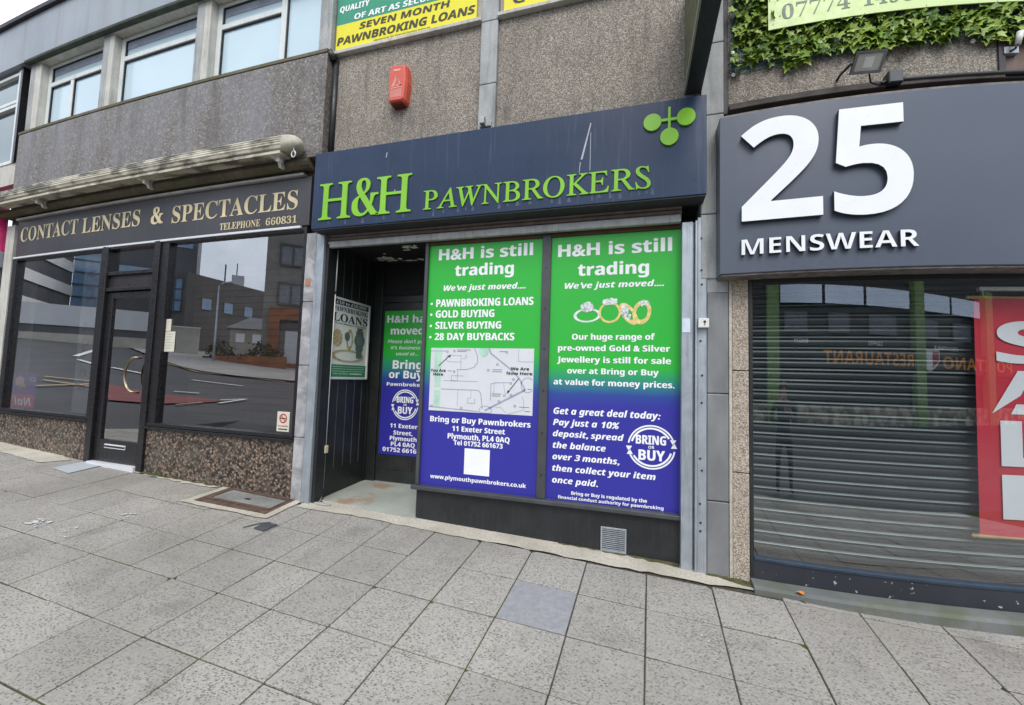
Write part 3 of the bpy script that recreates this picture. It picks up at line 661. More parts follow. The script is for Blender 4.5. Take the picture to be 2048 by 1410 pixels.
b.prism([(-.1, -.02), (.09, -.03), (.1, .07), (-.02, .11), (-.1, .06)], lambda u, v, tt: WL(-7.62 + u, tt, 1.30 + v), .0515, .0553)
b.build('printed_hand', plain('hand print', (.55, .33, .24), .5), t)
t = thing('frosted_lettering', 'tall frosted strip with faint vertical lettering on the opticians glass by the door post', 'window lettering', WL(-6.25, .03, 1.0))
etched = plain('etched grey', (.06, .06, .062), .6); fm = bpy.data.materials.new('frosted film'); fm.use_nodes = True; tt = fm.node_tree; pb = tt.nodes['Principled BSDF']; pb.inputs['Base Color'].default_value = (.42, .43, .44, 1); pb.inputs['Roughness'].default_value = .6; pb.inputs['Alpha'].default_value = .22
b = MB(WL); b.box(-6.42, -6.03, .040, .042, 1.0, 2.88); b.build('film', fm, t)
for ch, z in (('S', 2.62), ('C', 2.36), ('t', 1.97), ('o', 1.79), ('i', 1.66), ('l', 1.58), ('o', 1.42), ('e', 1.27)):
    b = MB(WL); lettering(b, ch, 'b', -6.33, -6.33 + (.05 if ch in 'til' else .13), z, .13, .0385, mirror=True); b.build('lettering', etched, t)

# ------------------------------------------------------------------ neighbour at the far left
B0 = thing('corner_building', 'pale neighbouring building with reflective upper windows above a bright pink sign', 'building', WL(-10, 0, .6))
b = MB(WL); b.box(-16, -8.17, -.005, .3, 4.0, 4.30); b.box(-16, -8.17, -.005, .3, .4, 1.0); b.box(-16, -13, -.005, .3, 1.0, 4.0); b.build('wall', M['concrete_pale'], B0)
f = MB(WL)
for x in (-16, -13.5, -11.0, -8.30): f.box(x, x + .07, -.02, .08, 4.302, 5.64)
for z in (4.302, 5.12, 5.18, 5.58): f.box(-15.93, -8.30, -.015, .075, z, z + .045)
fo = f.build('window_frame', M['upvc'], B0, .004)
g = MB(WL); g.box(-15.93, -8.30, .03, .036, 4.30, 5.60); n = N('reflective upper pane', .04, spec=1.0); n.color((.16, .20, .20)); n.b.inputs['Metallic'].default_value = .5; g.build('pane', n.m, fo)
f = MB(WL); f.box(-8.225, -8.17, -.03, .1, 4.302, 5.66); f.build('window_post', M['dark_frame'], B0)
b = MB(WL); b.sheet(-12.9, -8.30, .02, 1.0, 2.9); b.build('shop_pane', M['glass_left'], B0); b = MB(WL); b.box(-13, -8.2, .9, 1.0, .6, 4.0); b.build('interior_shell', M['interior'], B0)
t = thing('pink_shop_sign', 'bright pink shop sign beyond the end of the awning', 'shop sign', WL(-9, 0, 3.2))
b = MB(WL); b.box(-12.5, -8.20, -.10, .0, 3.06, 3.82); b.build('board', plain('pink sign', (.70, .045, .20), .35), t, .006)
b = MB(WL); b.box(-12.5, -8.19, -.12, .0, 2.84, 3.055); b.build('shutter_box', plain('grey box', (.30, .30, .34), .45), t, .004)
b = MB(WL); b.box(-12.5, -8.195, -.115, -.101, 3.40, 3.44); b.build('white_band', M['white_print'], t)

# ------------------------------------------------------------------ middle shop (pawnbrokers)
B2 = thing('pawnbroker_building', 'pebbledashed building with a narrow shop front under a navy sign and open shutter', 'building', (-1.2, YF, .33))
b = MB(WP); b.box(-2.84, -1.318, .02, .3, 3.50, 4.612); b.build('pebbledash_panel', M['pebbledash'], B2)
b = MB(WP); b.box(-1.160, .42, .02, .3, 3.50, 4.612); b.build('pebbledash_panel', M['pebbledash'], B2)
b = MB(WP)
for z0, z1 in ((3.50, 4.038), (4.044, 4.603), (4.609, 5.9)): b.box(-1.314, -1.164, -.012, .3, z0, z1)
b.build('concrete_pilaster', M['concrete'], B2, .006)
b = MB(WP)
for z0, z1 in ((2.30, 2.76), (2.766, 3.49), (3.496, 4.03), (4.036, 4.50), (4.506, 6.0)): b.box(.424, .572, -.012, .3, z0, z1)
b.build('concrete_pilaster', M['concrete'], B2, .006)
b = MB(WP); b.box(.575, .602, .0, .3, 3.49, 6.0); b.build('joint_strip', plain('dark joint', (.10, .09, .095), .8, var=.3), B2)
b = MB(WP)
for z0, z1 in ((.28, .768), (.774, 1.494), (1.50, 2.20)): b.box(.466, .602, -.002, .3, z0, z1)
b.build('stone_slab_pier', M['slab'], B2, .006)
b = MB(WP); b.box(.604, .622, -.006, .3, .27, 2.30); b.build('mortar_joint', M['mortar'], B2)
b = MB(WP); b.box(.466, .60, .0, .3, 2.202, 2.30); b.build('pier_head', M['concrete'], B2)
b = MB(WP); b.box(-2.86, -1.314, -.03, .3, 4.615, 4.648); b.build('upper_sill', M['concrete_pale'], B2, .004)
b = MB(WP); b.box(-1.164, .40, -.03, .3, 4.618, 4.650); b.build('upper_sill', M['concrete_pale'], B2, .004)
b = MB(WP); b.box(-2.86, .42, .04, .3, 4.652, 5.9); b.build('upper_wall', M['concrete_pale'], B2)
b = MB(WP); b.box(-2.86, .60, .31, 4.0, 2.86, 6.2); b.build('light_block', M['interior'], B2)  # unseen block added behind the frontage to keep light out
b = MB(WP); b.box(-2.86, .42, .02, .3, 2.87, 3.50); b.build('sign_backing', M['interior'], B2)
# shutter: laths, bottom bar, side guides
S = MB(WP); S.profile([(.03, 2.885), (.018, 2.87), (.018, 2.85), (.03, 2.838), (.03, 2.832), (.018, 2.82), (.018, 2.80), (.03, 2.788), (.05, 2.788), (.05, 2.885)], -2.80, .30); S.build('shutter_laths', M['lath'], B2)
S = MB(WP); S.box(-2.785, .295, .0, .04, 2.725, 2.786); S.build('shutter_bottom_bar', M['bar'], B2, .006)
g = MB(WP); g.box(-2.888, -2.80, -.03, .09, .375, 2.855); g.box(-2.90, -2.888, -.012, .09, .375, 2.86); g.build('shutter_guide', M['galv'], B2, .004)
b = MB(WP); b.box(-2.798, -2.765, .0, .11, .375, 2.76); b.build('guide_channel', M['black_paint'], B2)
g = MB(WP); g.box(.300, .374, -.005, .09, .285, 2.72); g.box(.3745, .386, .02, .09, .285, 2.72); g.box(.3865, .402, -.022, .09, .285, 2.72); g.box(.4025, .463, -.008, .09, .285, 2.745)
go = g.build('shutter_guide', M['galv'], B2, .004)
for z in (2.59, 2.36, 2.26, 1.86, 1.62, 1.43, 1.05, .97, .745, .62, .565):
    h = MB(); h.tube([WP(.427 + .006 * math.sin(z * 40), -.014, z), WP(.427 + .006 * math.sin(z * 40), -.006, z)], .007, 8); h.build('bolt', M['black_print'], go)
b = MB(WP); b.box(.404, .472, -.05, -.008, 1.949, 2.014); ko = b.build('key_switch', M['white_plastic'], B2, .004)
h = MB(); h.tube([WP(.444, -.052, 1.99), WP(.444, -.0495, 1.99)], .009, 10); h.build('keyhole', M['black_print'], ko)
h = MB(WP); h.box(.4415, .4465, -.0522, -.0505, 1.965, 1.985); h.build('key_slot', M['black_print'], ko)
b = MB(WP); b.box(.303, .356, -.009, -.0055, 1.92, 2.02); b.build('white_label', plain('pale sticker', (.60, .68, .78), .35), B2)
# window: posts, ledge, plinth, glass
f = MB(WP); f.box(-1.788, -1.757, .05, .12, .64, 2.73); f.box(-.7395, -.668, .055, .12, .64, 2.73); f.box(.302, .335, .06, .12, .64, 2.73)
fo = f.build('window_frame', M['grey_paint'], B2, .004)
for z in (2.45, 2.12, 1.80, 1.47, 1.14, .82): h = MB(); h.tube([WP(-.703, .052, z), WP(-.703, .056, z)], .007, 8); h.build('screw', M['black_print'], fo)
f = MB(WP); f.box(-1.757, -.7395, .06, .12, 2.702, 2.735); f.box(-.668, .302, .06, .12, 2.702, 2.735); f.build('window_head', plain('brown head rail', (.10, .05, .03), .6, var=.4), fo)
g = MB(WP); g.sheet(-1.757, -.7395, .090, .64, 2.702); g.sheet(-.668, .302, .090, .64, 2.702); g.build('pane', M['glass'], fo)
b = MB(WP); b.box(-1.812, .335, .015, .16, .607, .640); b.build('window_ledge', M['grey_paint'], B2, .006)
b = MB(WP); b.box(-1.775, -.30 - .25, .06, .2, .22, .606); b.box(-.55, .30, .06, .2, .22, .606); b.build('plinth', M['black_paint'], B2)
v = MB(WP); v.box(-.243, -.060, .048, .0595, .317, .330); v.box(-.243, -.060, .048, .0595, .479, .492); v.box(-.243, -.231, .048, .0595, .330, .479); v.box(-.072, -.060, .048, .0595, .330, .479)
vo = v.build('air_vent', M['galv'], B2, .002)
v = MB(WP)
for i in range(11): v.profile([(.048, .333 + i * .0135), (.0575, .338 + i * .0135), (.0575, .341 + i * .0135), (.048, .338 + i * .0135)], -.231, -.072)
v.build('louvres', M['galv'], vo)
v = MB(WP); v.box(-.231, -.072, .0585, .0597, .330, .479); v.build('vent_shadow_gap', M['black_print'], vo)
# entrance recess
b = MB(); X0, X1, Y0, Y1 = -2.80, -1.76, 3.20, 3.95
n = N('pale terrazzo step', .5, spec=.4)
c = n.mix(n.ramp(n.noise(130, 2), [(.5, 0.0), (.62, .5)]), n.ramp(n.noise(2.5, 5), [(.3, (.30, .32, .28)), (.7, (.42, .44, .39))]), (.20, .21, .18))
ru = n.noise(5, 5); gx = n.sep()
def blob(cx, cy, r):
    d = n.t.nodes.new('ShaderNodeVectorMath'); d.operation = 'DISTANCE'; n.link(n.tc.outputs['Object'], d.inputs[0]); d.inputs[1].default_value = (cx + 1.2, cy - YF, .075); return n.ramp(n.math('ADD', d.outputs['Value'], n.math('MULTIPLY', n.math('SUBTRACT', ru, .5), .5 * r / .1)), [(r * .35, 1.0), (r, 0.0)])
c = n.mix(n.math('MULTIPLY', n.math('MAXIMUM', blob(-2.53, 3.33, .17), blob(-2.48, 3.80, .09)), .5), c, (.33, .13, .03)); n.color(c)
def fz(y): return .388 + (y - 3.2) * .05
b.add([(X0, Y0, fz(Y0)), (X1, Y0, fz(Y0) - .02), (X1, Y1, fz(Y1)), (X0, Y1, fz(Y1)), (X0, Y0, .2), (X1, Y0, .2)], [(0, 1, 2, 3), (4, 5, 1, 0)]); b.build('entrance_floor', n.m, B2)
b = MB(); b.box(-2.86, -2.803, 3.255, 3.98, .2, 2.80); so_ = b.build('boarded_side_wall', M['black_wood'], B2)
b = MB()
yb = [3.272, 3.325, 3.436, 3.564, 3.687, 3.806]
for y in yb[1:]: b.box(-2.8055, -2.8008, y - .004, y + .002, .645, 2.80)
b.build('board_joint', plain('worn board edge', (.10, .105, .10), .5), so_)
b = MB(); b.box(-2.801, -2.79, 3.90, 3.948, .2, 2.79); b.build('corner_post', M['black_wood'], so_)
b = MB(); b.box(-2.80, -2.685, 3.93, 3.99, .40, 2.79); b.box(-2.685, -1.93, 3.935, 3.99, 2.35, 2.42); b.box(-1.93, -1.76, 3.93, 3.99, .40, 2.79); b.build('door_frame', M['black_wood'], B2, .005)
b = MB(); b.box(-2.68, -1.935, 3.945, 3.985, .43, 2.345); do = b.build('door', M['black_wood'], B2, .004)
b = MB(); b.box(-2.50, -2.24, 3.938, 3.945, .565, .670); b.build('letter_plate', plain('black letter plate', (.022, .023, .023), .4), do, .004)
b = MB(); b.box(-2.47, -2.27, 3.934, 3.9375, .59, .645); b.build('letter_flap', plain('bronze flap', (.030, .024, .021), .35, var=.1), do, .002)
b = MB(); b.box(-2.685, -1.93, 3.955, 3.96, 2.42, 2.79); b.build('transom_pane', plain('black transom', (.006, .006, .007), .7), B2)
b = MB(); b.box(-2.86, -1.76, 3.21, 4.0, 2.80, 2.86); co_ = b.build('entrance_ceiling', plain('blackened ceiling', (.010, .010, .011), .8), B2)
pm = plain('peeling white paint', (.86, .82, .72), .8, var=.08)
def flake(cx, cy, rx, ry, k):
    pts = []; b = MB(); rx *= 1.3; ry *= 1.6
    for i in range(k):
        a = 6.283 * i / k; r = random.uniform(.45, 1.15); pts.append((cx + rx * r * math.cos(a), cy + ry * r * math.sin(a), 2.7985))
    b.add(pts, [tuple(range(k))]); b.build('peeling_paint', pm, co_)
flake(-2.60, 3.80, .085, .050, 15); flake(-2.66, 3.84, .05, .03, 11); flake(-2.55, 3.88, .06, .02, 11); flake(-2.16, 3.50, .035, .03, 11); flake(-2.20, 3.58, .05, .014, 9); flake(-2.08, 3.52, .04, .02, 9); flake(-2.35, 3.92, .09, .018, 13); flake(-2.44, 3.84, .03, .03, 9); flake(-2.22, 3.90, .035, .03, 9); flake(-2.12, 3.46, .03, .01, 8); flake(-2.05, 3.47, .02, .018, 8); flake(-2.5, 3.65, .02, .01, 7)
b = MB(); b.box(-1.76, -1.70, 3.26, 3.98, .3, 2.80); b.build('window_return', M['black_wood'], B2)
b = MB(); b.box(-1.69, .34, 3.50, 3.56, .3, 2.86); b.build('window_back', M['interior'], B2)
t = thing('bell_wire', 'pale cable with a cream junction box running down the black entrance boards', 'cable', (-2.79, 3.24, .4))
b = MB(); b.tube([(-2.765, 3.285, 2.74), (-2.768, 3.283, 2.33)], .006, 8); b.tube([(-2.768, 3.283, 2.32), (-2.768, 3.277, 1.70), (-2.770, 3.276, .88)], .0065, 8); b.build('conduit', M['white_plastic'], t, smooth=True)
b = MB(); b.tube([(-2.77, 3.275, .82), (-2.772, 3.279, .73), (-2.768, 3.274, .66), (-2.770, 3.278, .58), (-2.768, 3.272, .50), (-2.772, 3.268, .44), (-2.765, 3.255, .412), (-2.72, 3.18, .398)], .004, 6); b.build('loose_wire', plain('grey wire', (.25, .25, .24), .5), t, smooth=True)
b = MB(); b.box(-2.788, -2.755, 3.258, 3.298, .815, .885); b.build('junction_box', plain('cream plastic', (.62, .56, .36), .4), t, .004)
b = MB(); b.box(-2.79, -2.75, 3.272, 3.29, 2.315, 2.335); b.build('cable_clip', M['black_print'], t)
b = MB(); ring = [(-2.68 + .085 * math.cos(a / 16 * 6.283), 3.17 + .022 * math.sin(a / 16 * 6.283), gz(-2.68, 3.17) + .012) for a in range(17)]; b.tube(ring, .006, 6, False); b.build('wire_loop', plain('grey wire loop', (.33, .33, .32), .5), t, smooth=True)
b = MB(WP); b.box(-1.29, -1.19, -.03, -.012, 3.655, 3.70); b.profile([(-.03, 3.66), (-.075, 3.66), (-.075, 3.70), (-.05, 3.735), (-.03, 3.735)], -1.275, -1.235)
o = b.build('sign_bracket', M['bar'], None, .004); tag(o, 'small grey metal bracket on the concrete pilaster just above the navy sign', 'bracket')

# ---- navy fascia sign
F2 = thing('pawnbroker_sign', 'long navy shop sign with lime green raised letters and three linked discs', 'shop sign', (-1.2, 3.0, 2.85))
b = MB(); b.box(-2.846, .441, 3.013, 3.175, 2.852, 3.560); b.build('board', M['navy'], F2, .004)
b = MB(); b.box(-2.84, .436, 3.02, 3.17, 2.842, 2.8515); b.build('soffit', plain('dark soffit', (.03, .03, .035), .7), F2)
def signface(x, d, z): return (x, 3.013 + d, z)
lines(F2, M['lime'], signface, [('H', 'si', -2.765, -2.428, 2.928, .332), ('&', 'sr', -2.415, -2.14, 2.925, .318), ('H', 'si', -2.168, -1.829, 2.930, .330)], -.001, depth=.010)
lines(F2, M['lime'], signface, [('PAWNBROKERS', 'si', -1.712, .078, 2.930, .160)], -.001, depth=.009)
def disc(b, cx, cz, rx, rz, y0, y1, k=28): b.prism([(cx + rx * math.cos(6.2832 * i / k), cz + rz * math.sin(6.2832 * i / k)) for i in range(k)], lambda u, v, t: (u, t, v), y0, y1)
b = MB(); disc(b, .0855, 3.404, .0605, .0625, 2.998, 3.0125); disc(b, .308, 3.412, .0605, .0625, 2.998, 3.0125); disc(b, .199, 3.284, .0605, .0625, 2.998, 3.0125)
b.box(.146, .248, 3.000, 3.0125, 3.400, 3.419); b.box(.190, .207, 2.999, 3.0125, 3.346, 3.50); b.build('three_disc_emblem', M['lime'], F2)
b = MB(); sm = plain('scratch', (.38, .41, .47), .6)
for P in ([(-.42, 3.20), (-.405, 3.20), (-.345, 3.47), (-.352, 3.475)], [(-.352, 3.11), (-.347, 3.11), (-.346, 3.40), (-.350, 3.40)], [(-.43, 3.10), (-.426, 3.10), (-.418, 3.18), (-.424, 3.18)], [(-2.10, 3.43), (-2.092, 3.43), (-2.085, 3.475), (-2.093, 3.475)], [(-2.0, 3.12), (-1.99, 3.12), (-1.99, 3.135), (-2.0, 3.135)]):
    b = MB(); b.add([(x, 3.0118, z) for x, z in P], [(0, 1, 2, 3)]); b.build('scratch', sm, F2)
dm = plain('chalky drip', (.060, .085, .16), .6)
for x in [-1.62, -1.53, -1.40, -1.33, -1.27, -1.05, -.98, -.90, -.80, -.63, -.57, -.50, -.33, -.28, -.20, -.13, -.05, .0, .05, .09, -2.66, -2.48, -2.30, -2.09, -1.90]:
    wd = random.uniform(.006, .016); L = random.uniform(.03, .062); z1 = 2.928 if x > -1.8 else 2.922
    b = MB(); b.add([(x - wd * .3, 3.0119, z1), (x + wd * .3, 3.0119, z1), (x + wd, 3.0119, z1 - L), (x - wd, 3.0119, z1 - L)], [(0, 1, 2, 3)]); b.build('drip_stain', dm, F2)

# ---- posters
def grad_poster(name, z0, z1, za, zb):
    n = N(name, .36, spec=.5); z = n.sep()[2]; z = n.math('ADD', z, n.math('MULTIPLY', n.math('SUBTRACT', n.noise(2.2, 2), .5), .05)); n.bump(n.noise(3.0, 2), .004, .35)
    t = n.math('DIVIDE', n.math('SUBTRACT', z, za), zb - za)
    n.color(n.ramp(t, [(0, (.032, .030, .315)), (.30, (.025, .060, .30)), (.62, (.022, .24, .20)), (1, (.020, .440, .035))])); return n.m
def poster_face(x, d, z): return (x, 3.24 + d, z)
def logo(b, cx, cz, rx, rz, y, wf):
    def arc(a0, a1, r0, r1, k=24):
        pts = [(cx + rx * r * math.cos(math.radians(a0 + (a1 - a0) * i / k)), cz + rz * r * math.sin(math.radians(a0 + (a1 - a0) * i / k))) for i in range(k + 1) for r in (r0, r1)]
        b.add([wf(x, y, z) for x, z in pts], [(2 * i, 2 * i + 1, 2 * i + 3, 2 * i + 2) for i in range(k)])
    arc(22, 172, .93, 1.0); arc(30, 165, .80, .885); arc(202, 352, .93, 1.0); arc(210, 345, .80, .885)
    for px, pz, s in ((.90, .36, -1), (-.94, -.02, -1), (.94, .02, 1), (-.90, -.36, 1)):
        b.add([wf(cx + rx * (px - .13), y, cz + rz * (pz - .02 * s)), wf(cx + rx * (px + .13), y, cz + rz * (pz - .02 * s)), wf(cx + rx * px, y, cz + rz * (pz + .24 * s))], [(0, 1, 2)])
    lettering(b, 'BRING', 'b', cx - .64 * rx, cx + .60 * rx, cz + .12 * rz, .40 * rz, y, wf, fat=.03); lettering(b, 'OR', 'b', cx - .12 * rx, cx + .13 * rx, cz - .07 * rz, .13 * rz, y, wf); lettering(b, 'BUY', 'b', cx - .52 * rx, cx + .56 * rx, cz - .60 * rz, .46 * rz, y, wf, fat=.03)
T = thing('window_poster', 'green and blue window poster listing loans and gold buying above a street map', 'poster', (-1.24, 3.24, .635))
b = MB(); b.box(-1.757, -.7395, 3.240, 3.244, .640, 2.700); b.build('sheet', grad_poster('loans poster print', 0, 0, .70, 1.12), T)
lines(T, M['white_print'], poster_face, (('H&H is still', 'b', -1.666, -.824, 2.567, .097), ('trading', 'b', -1.508, -.983, 2.422, .095), ("We've just moved....", 'i', -1.608, -.877, 2.295, .048), ('PAWNBROKING LOANS', 'b', -1.673, -.808, 2.157, .064), ('GOLD BUYING', 'b', -1.673, -1.139, 2.063, .062), ('SILVER BUYING', 'b', -1.672, -1.076, 1.966, .060), ('28 DAY BUYBACKS', 'b', -1.674, -.960, 1.869, .060),
          ('Bring or Buy Pawnbrokers', 'b', -1.684, -.803, 1.174, .046), ('11 Exeter Street', 'b', -1.476, -1.014, 1.106, .042), ('Plymouth, PL4 0AQ', 'b', -1.515, -.973, 1.042, .043), ('Tel 01752 661673', 'b', -1.457, -1.029, .992, .038), ('www.plymouthpawnbrokers.co.uk', 'b', -1.661, -.826, .702, .032)), -.0015, fat=.028)
b = MB(poster_face)
for z in (2.185, 2.09, 1.992, 1.894): b = MB(); disc(b, -1.717, z, .011, .011, 3.238, 3.2395, 12); b.build('bullet', M['white_print'], T)
b = MB(); b.box(-1.357, -1.136, 3.2375, 3.2396, .762, .972); b.build('white_square', M['white_print'], T)
b = MB(); b.box(-1.703, -.790, 3.2375, 3.2397, 1.268, 1.802); b.build('map_sheet', plain('map paper', (.66, .67, .70), .45, var=.04), T)
mo = lambda px, pz: (-1.703 + .913 * px, 1.802 - .534 * pz)
def mline(b, pts, wd, y=3.2365):
    for (ax, az_), (bx, bz) in zip(pts, pts[1:]):
        (ax, az_), (bx, bz) = mo(ax, az_), mo(bx, bz); dx, dz = bx - ax, bz - az_; L = math.hypot(dx, dz) or 1; ux, uz = -dz / L * wd / 2, dx / L * wd / 2
        b.add([(ax + ux, y, az_ + uz), (bx + ux, y, bz + uz), (bx - ux, y, bz - uz), (ax - ux, y, az_ - uz)], [(0, 1, 2, 3)])
mpk = plain('map green', (.45, .66, .54), .5)
for q in ([(.035, 0), (.115, 0), (.11, .63), (.05, .63)], [(.05, .68), (.115, .68), (.11, .95), (.045, .95)]): b = MB(); b.add([(mo(*p)[0], 3.2371, mo(*p)[1]) for p in q], [(0, 1, 2, 3)]); b.build('map_park', mpk, T)
b = MB()
b.add([(mo(.53 + .05 * math.cos(a / 14 * 6.283), .05 + .09 * math.sin(a / 14 * 6.283))[0], 3.2371, mo(0, max(.0, .05 + .09 * math.sin(a / 14 * 6.283)))[1]) for a in range(14)], [tuple(range(14))]); b.build('map_park', mpk, T)
b = MB()
mline(b, [(.44, 0), (.47, .12), (.475, .22), (.44, .30), (.38, .335), (.27, .345)], .007); mline(b, [(.12, .655), (.49, .655), (.515, .70), (.53, .88), (.535, .93)], .007); mline(b, [(.0, .05), (.16, .05)], .006); mline(b, [(.58, .0), (.60, .08), (.80, .33), (.87, .45), (.93, .62)], .012); mline(b, [(.56, .96), (.92, .63), (.93, .62)], .016); mline(b, [(.50, .98), (.0, .94)], .008)
mline(b, [(.17, .12), (.31, .12), (.31, .22), (.18, .22), (.16, .18), (.17, .12)], .004); mline(b, [(.31, .22), (.31, .34)], .004); mline(b, [(.28, .345), (.28, .52), (.22, .52), (.22, .44), (.34, .44)], .004); mline(b, [(.14, .52), (.48, .52)], .004); mline(b, [(.61, .80), (.61, .55), (.65, .53), (.78, .52)], .006); mline(b, [(.64, .53), (.64, .70)], .004); mline(b, [(.73, .53), (.74, .66), (.76, .70)], .004); mline(b, [(.29, .66), (.29, .92)], .004); mline(b, [(.42, .66), (.42, .78), (.39, .78), (.39, .86), (.46, .86), (.46, .78)], .004)
mline(b, [(.86, .02), (.86, .20), (1.0, .20)], .004); mline(b, [(.90, .72), (.92, .78), (.92, .92), (.77, 1.0)], .004); mline(b, [(.66, .91), (.71, .90), (.76, .98)], .004); mline(b, [(.35, .1), (.37, .14), (.33, .17)], .004)
for i in range(16): a = i / 16 * 6.283; a2 = (i + 1) / 16 * 6.283; mline(b, [(.565 + .06 * math.cos(a), .96 + .07 * min(.5, math.sin(a))), (.565 + .06 * math.cos(a2), .96 + .07 * min(.5, math.sin(a2)))], .005); mline(b, [(.95 + .06 * math.cos(a), .55 + .11 * math.sin(a)), (min(1, .95 + .06 * math.cos(a2)), .55 + .11 * math.sin(a2))] if .95 + .06 * max(math.cos(a), math.cos(a2)) <= 1 else [(1, .5), (1, .5)], .006)
b.build('map_roads', plain('map road', (.34, .36, .48), .5), T)
b = MB()
for px_, pz_ in ((.17, .06), (.24, .05), (.245, .375), (.75, .06), (.665, .25), (.58, .34), (.82, .47), (.795, .53), (.74, .72), (.80, .71), (.69, .81), (.84, .87), (.03, .93), (.33, .94)):
    x, z = mo(px_, pz_)
    for i in range(12):
        a, a2 = i / 12 * 6.283, (i + 1) / 12 * 6.283
        b.add([(x + r * math.cos(q), 3.236, z + r * math.sin(q)) for q in (a, a2) for r in (.006, .010)], [(0, 1, 3, 2)])
for px_, pz_, L in ((.27, .03, .13), (.27, .055, .09), (.68, .05, .06), (.62, .33, .09), (.62, .36, .09), (.18, .365, .04), (.62, .70, .09), (.62, .73, .08), (.88, .88, .09), (.95, .61, .04), (.93, .94, .05)): mline(b, [(px_, pz_), (px_ + L, pz_)], .005, 3.2362)
b.build('map_pins', plain('map pin', (.16, .19, .24), .5), T)
lines(T, M['black_print'], poster_face, [(s, 'b', mo(a, 0)[0], mo(c, 0)[0], mo(0, z)[1], .024) for s, a, c, z in (('You Are', .005, .16, .385), ('Here', .035, .135, .445), ('We Are', .79, .96, .33), ('Now Here', .755, .99, .40))], -.0045, name='map_lettering', fat=.03)
b = MB(poster_face)
mline(b, [(.085, .29), (.195, .12)], .006, 3.2355); mline(b, [(.87, .45), (.775, .66)], .006, 3.2355)
for tx, tz, dx, dz in ((.205, .10, .55, .84), (.765, .69, -.45, -.89)):
    x, z = mo(tx, tz); b.add([(x, 3.2354, z), (x - .028 * dx - .012 * dz, 3.2354, z - .028 * dz + .012 * dx), (x - .028 * dx + .012 * dz, 3.2354, z - .028 * dz - .012 * dx)], [(0, 1, 2)])
b.build('map_arrows', M['black_print'], T)

T = thing('window_poster', 'green and blue window poster with four printed rings and a round white logo', 'poster', (-.18, 3.24, .605))
b = MB(); b.box(-.668, .302, 3.240, 3.244, .640, 2.700); b.build('sheet', grad_poster('rings poster print', 0, 0, .76, 1.06), T)
lines(T, M['white_print'], poster_face, (('H&H is still', 'b', -.613, .237, 2.538, .097), ('trading', 'b', -.453, .076, 2.378, .095), ("We've just moved....", 'i', -.554, .184, 2.278, .046), ('Our huge range of', 'b', -.489, .123, 1.875, .045), ('pre-owned Gold & Silver', 'b', -.597, .229, 1.788, .044), ('Jewellery is still for sale', 'b', -.601, .236, 1.697, .045), ('over at Bring or Buy', 'b', -.520, .152, 1.611, .044), ('at value for money prices.', 'b', -.626, .261, 1.523, .044),
          ('Get a great deal today:', 'i', -.620, .167, 1.294, .049), ('Pay just a 10%', 'i', -.622, -.122, 1.207, .047), ('deposit, spread', 'i', -.622, -.089, 1.121, .045), ('the balance', 'i', -.620, -.219, 1.032, .046), ('over 3 months,', 'i', -.620, -.118, .945, .045), ('then collect your item', 'i', -.620, .136, .857, .045), ('once paid.', 'i', -.619, -.272, .767, .045), ('Bring or Buy is regulated by the', 'b', -.469, .079, .690, .025), ('financial conduct authority for pawnbroking', 'b', -.571, .192, .652, .023)), -.0015, fat=.028)
b = MB(poster_face)
logo(b, .105, 1.09, .166, .160, -.0015, poster_face); b.build('round_logo', M['white_print'], T)
def ering(b, cx, cz, rx, rz, w_, tilt, y, k=32):
    ct, st = math.cos(tilt), math.sin(tilt); vs = []
    for i in range(k):
        a = i / k * 6.283
        for r in (1, 1 - w_): u, v = rx * r * math.cos(a), rz * r * math.sin(a) * (1 if r == 1 else 1); vs.append((cx + u * ct - v * st, y, cz + u * st + v * ct))
    b.add(vs, [(2 * i, 2 * ((i + 1) % k), 2 * ((i + 1) % k) + 1, 2 * i + 1) for i in range(k)])
b = MB(); ering(b, -.375, 2.065, .106, .055, .22, 0.05, 3.2385); b.build('printed_silver_ring', plain('printed silver', (.76, .78, .78), .4, var=.2, scale=40), T)
b = MB(); ering(b, -.205, 2.085, .084, .082, .20, .2, 3.2383); ering(b, -.065, 2.072, .048, .098, .46, .62, 3.2381); ering(b, .030, 2.082, .066, .092, .38, -.22, 3.2379); b.build('printed_gold_ring', plain('printed gold', (.74, .58, .22), .4, var=.3, scale=40), T)
b = MB()
def gems(cx, cz, sx, sz, k, r):
    for _ in range(k):
        rr_ = math.sqrt(random.random()); aa_ = random.random() * 6.283; x, z = cx + 1.25 * sx * rr_ * math.cos(aa_), cz + 1.25 * sz * rr_ * math.sin(aa_); m = 6; q = random.uniform(.6, 1) * r
        b.add([(x + q * math.cos(6.283 * i / m), 3.2372 - random.random() * .0006, z + q * math.sin(6.283 * i / m)) for i in range(m)], [tuple(range(m))])
gems(-.375, 2.130, .034, .026, 130, .015); gems(-.205, 2.170, .042, .015, 46, .015); gems(-.095, 2.10, .018, .032, 50, .012); gems(-.075, 2.05, .02, .02, 12, .011); gems(.045, 2.15, .028, .018, 26, .010)
n = N('printed diamond', .4); g_ = n.t.nodes.new('ShaderNodeNewGeometry'); n.color(n.ramp(g_.outputs['Random Per Island'], [(0, (.30, .33, .34)), (.4, (.62, .66, .66)), (1, (.86, .88, .88))])); b.build('printed_diamonds', n.m, T)

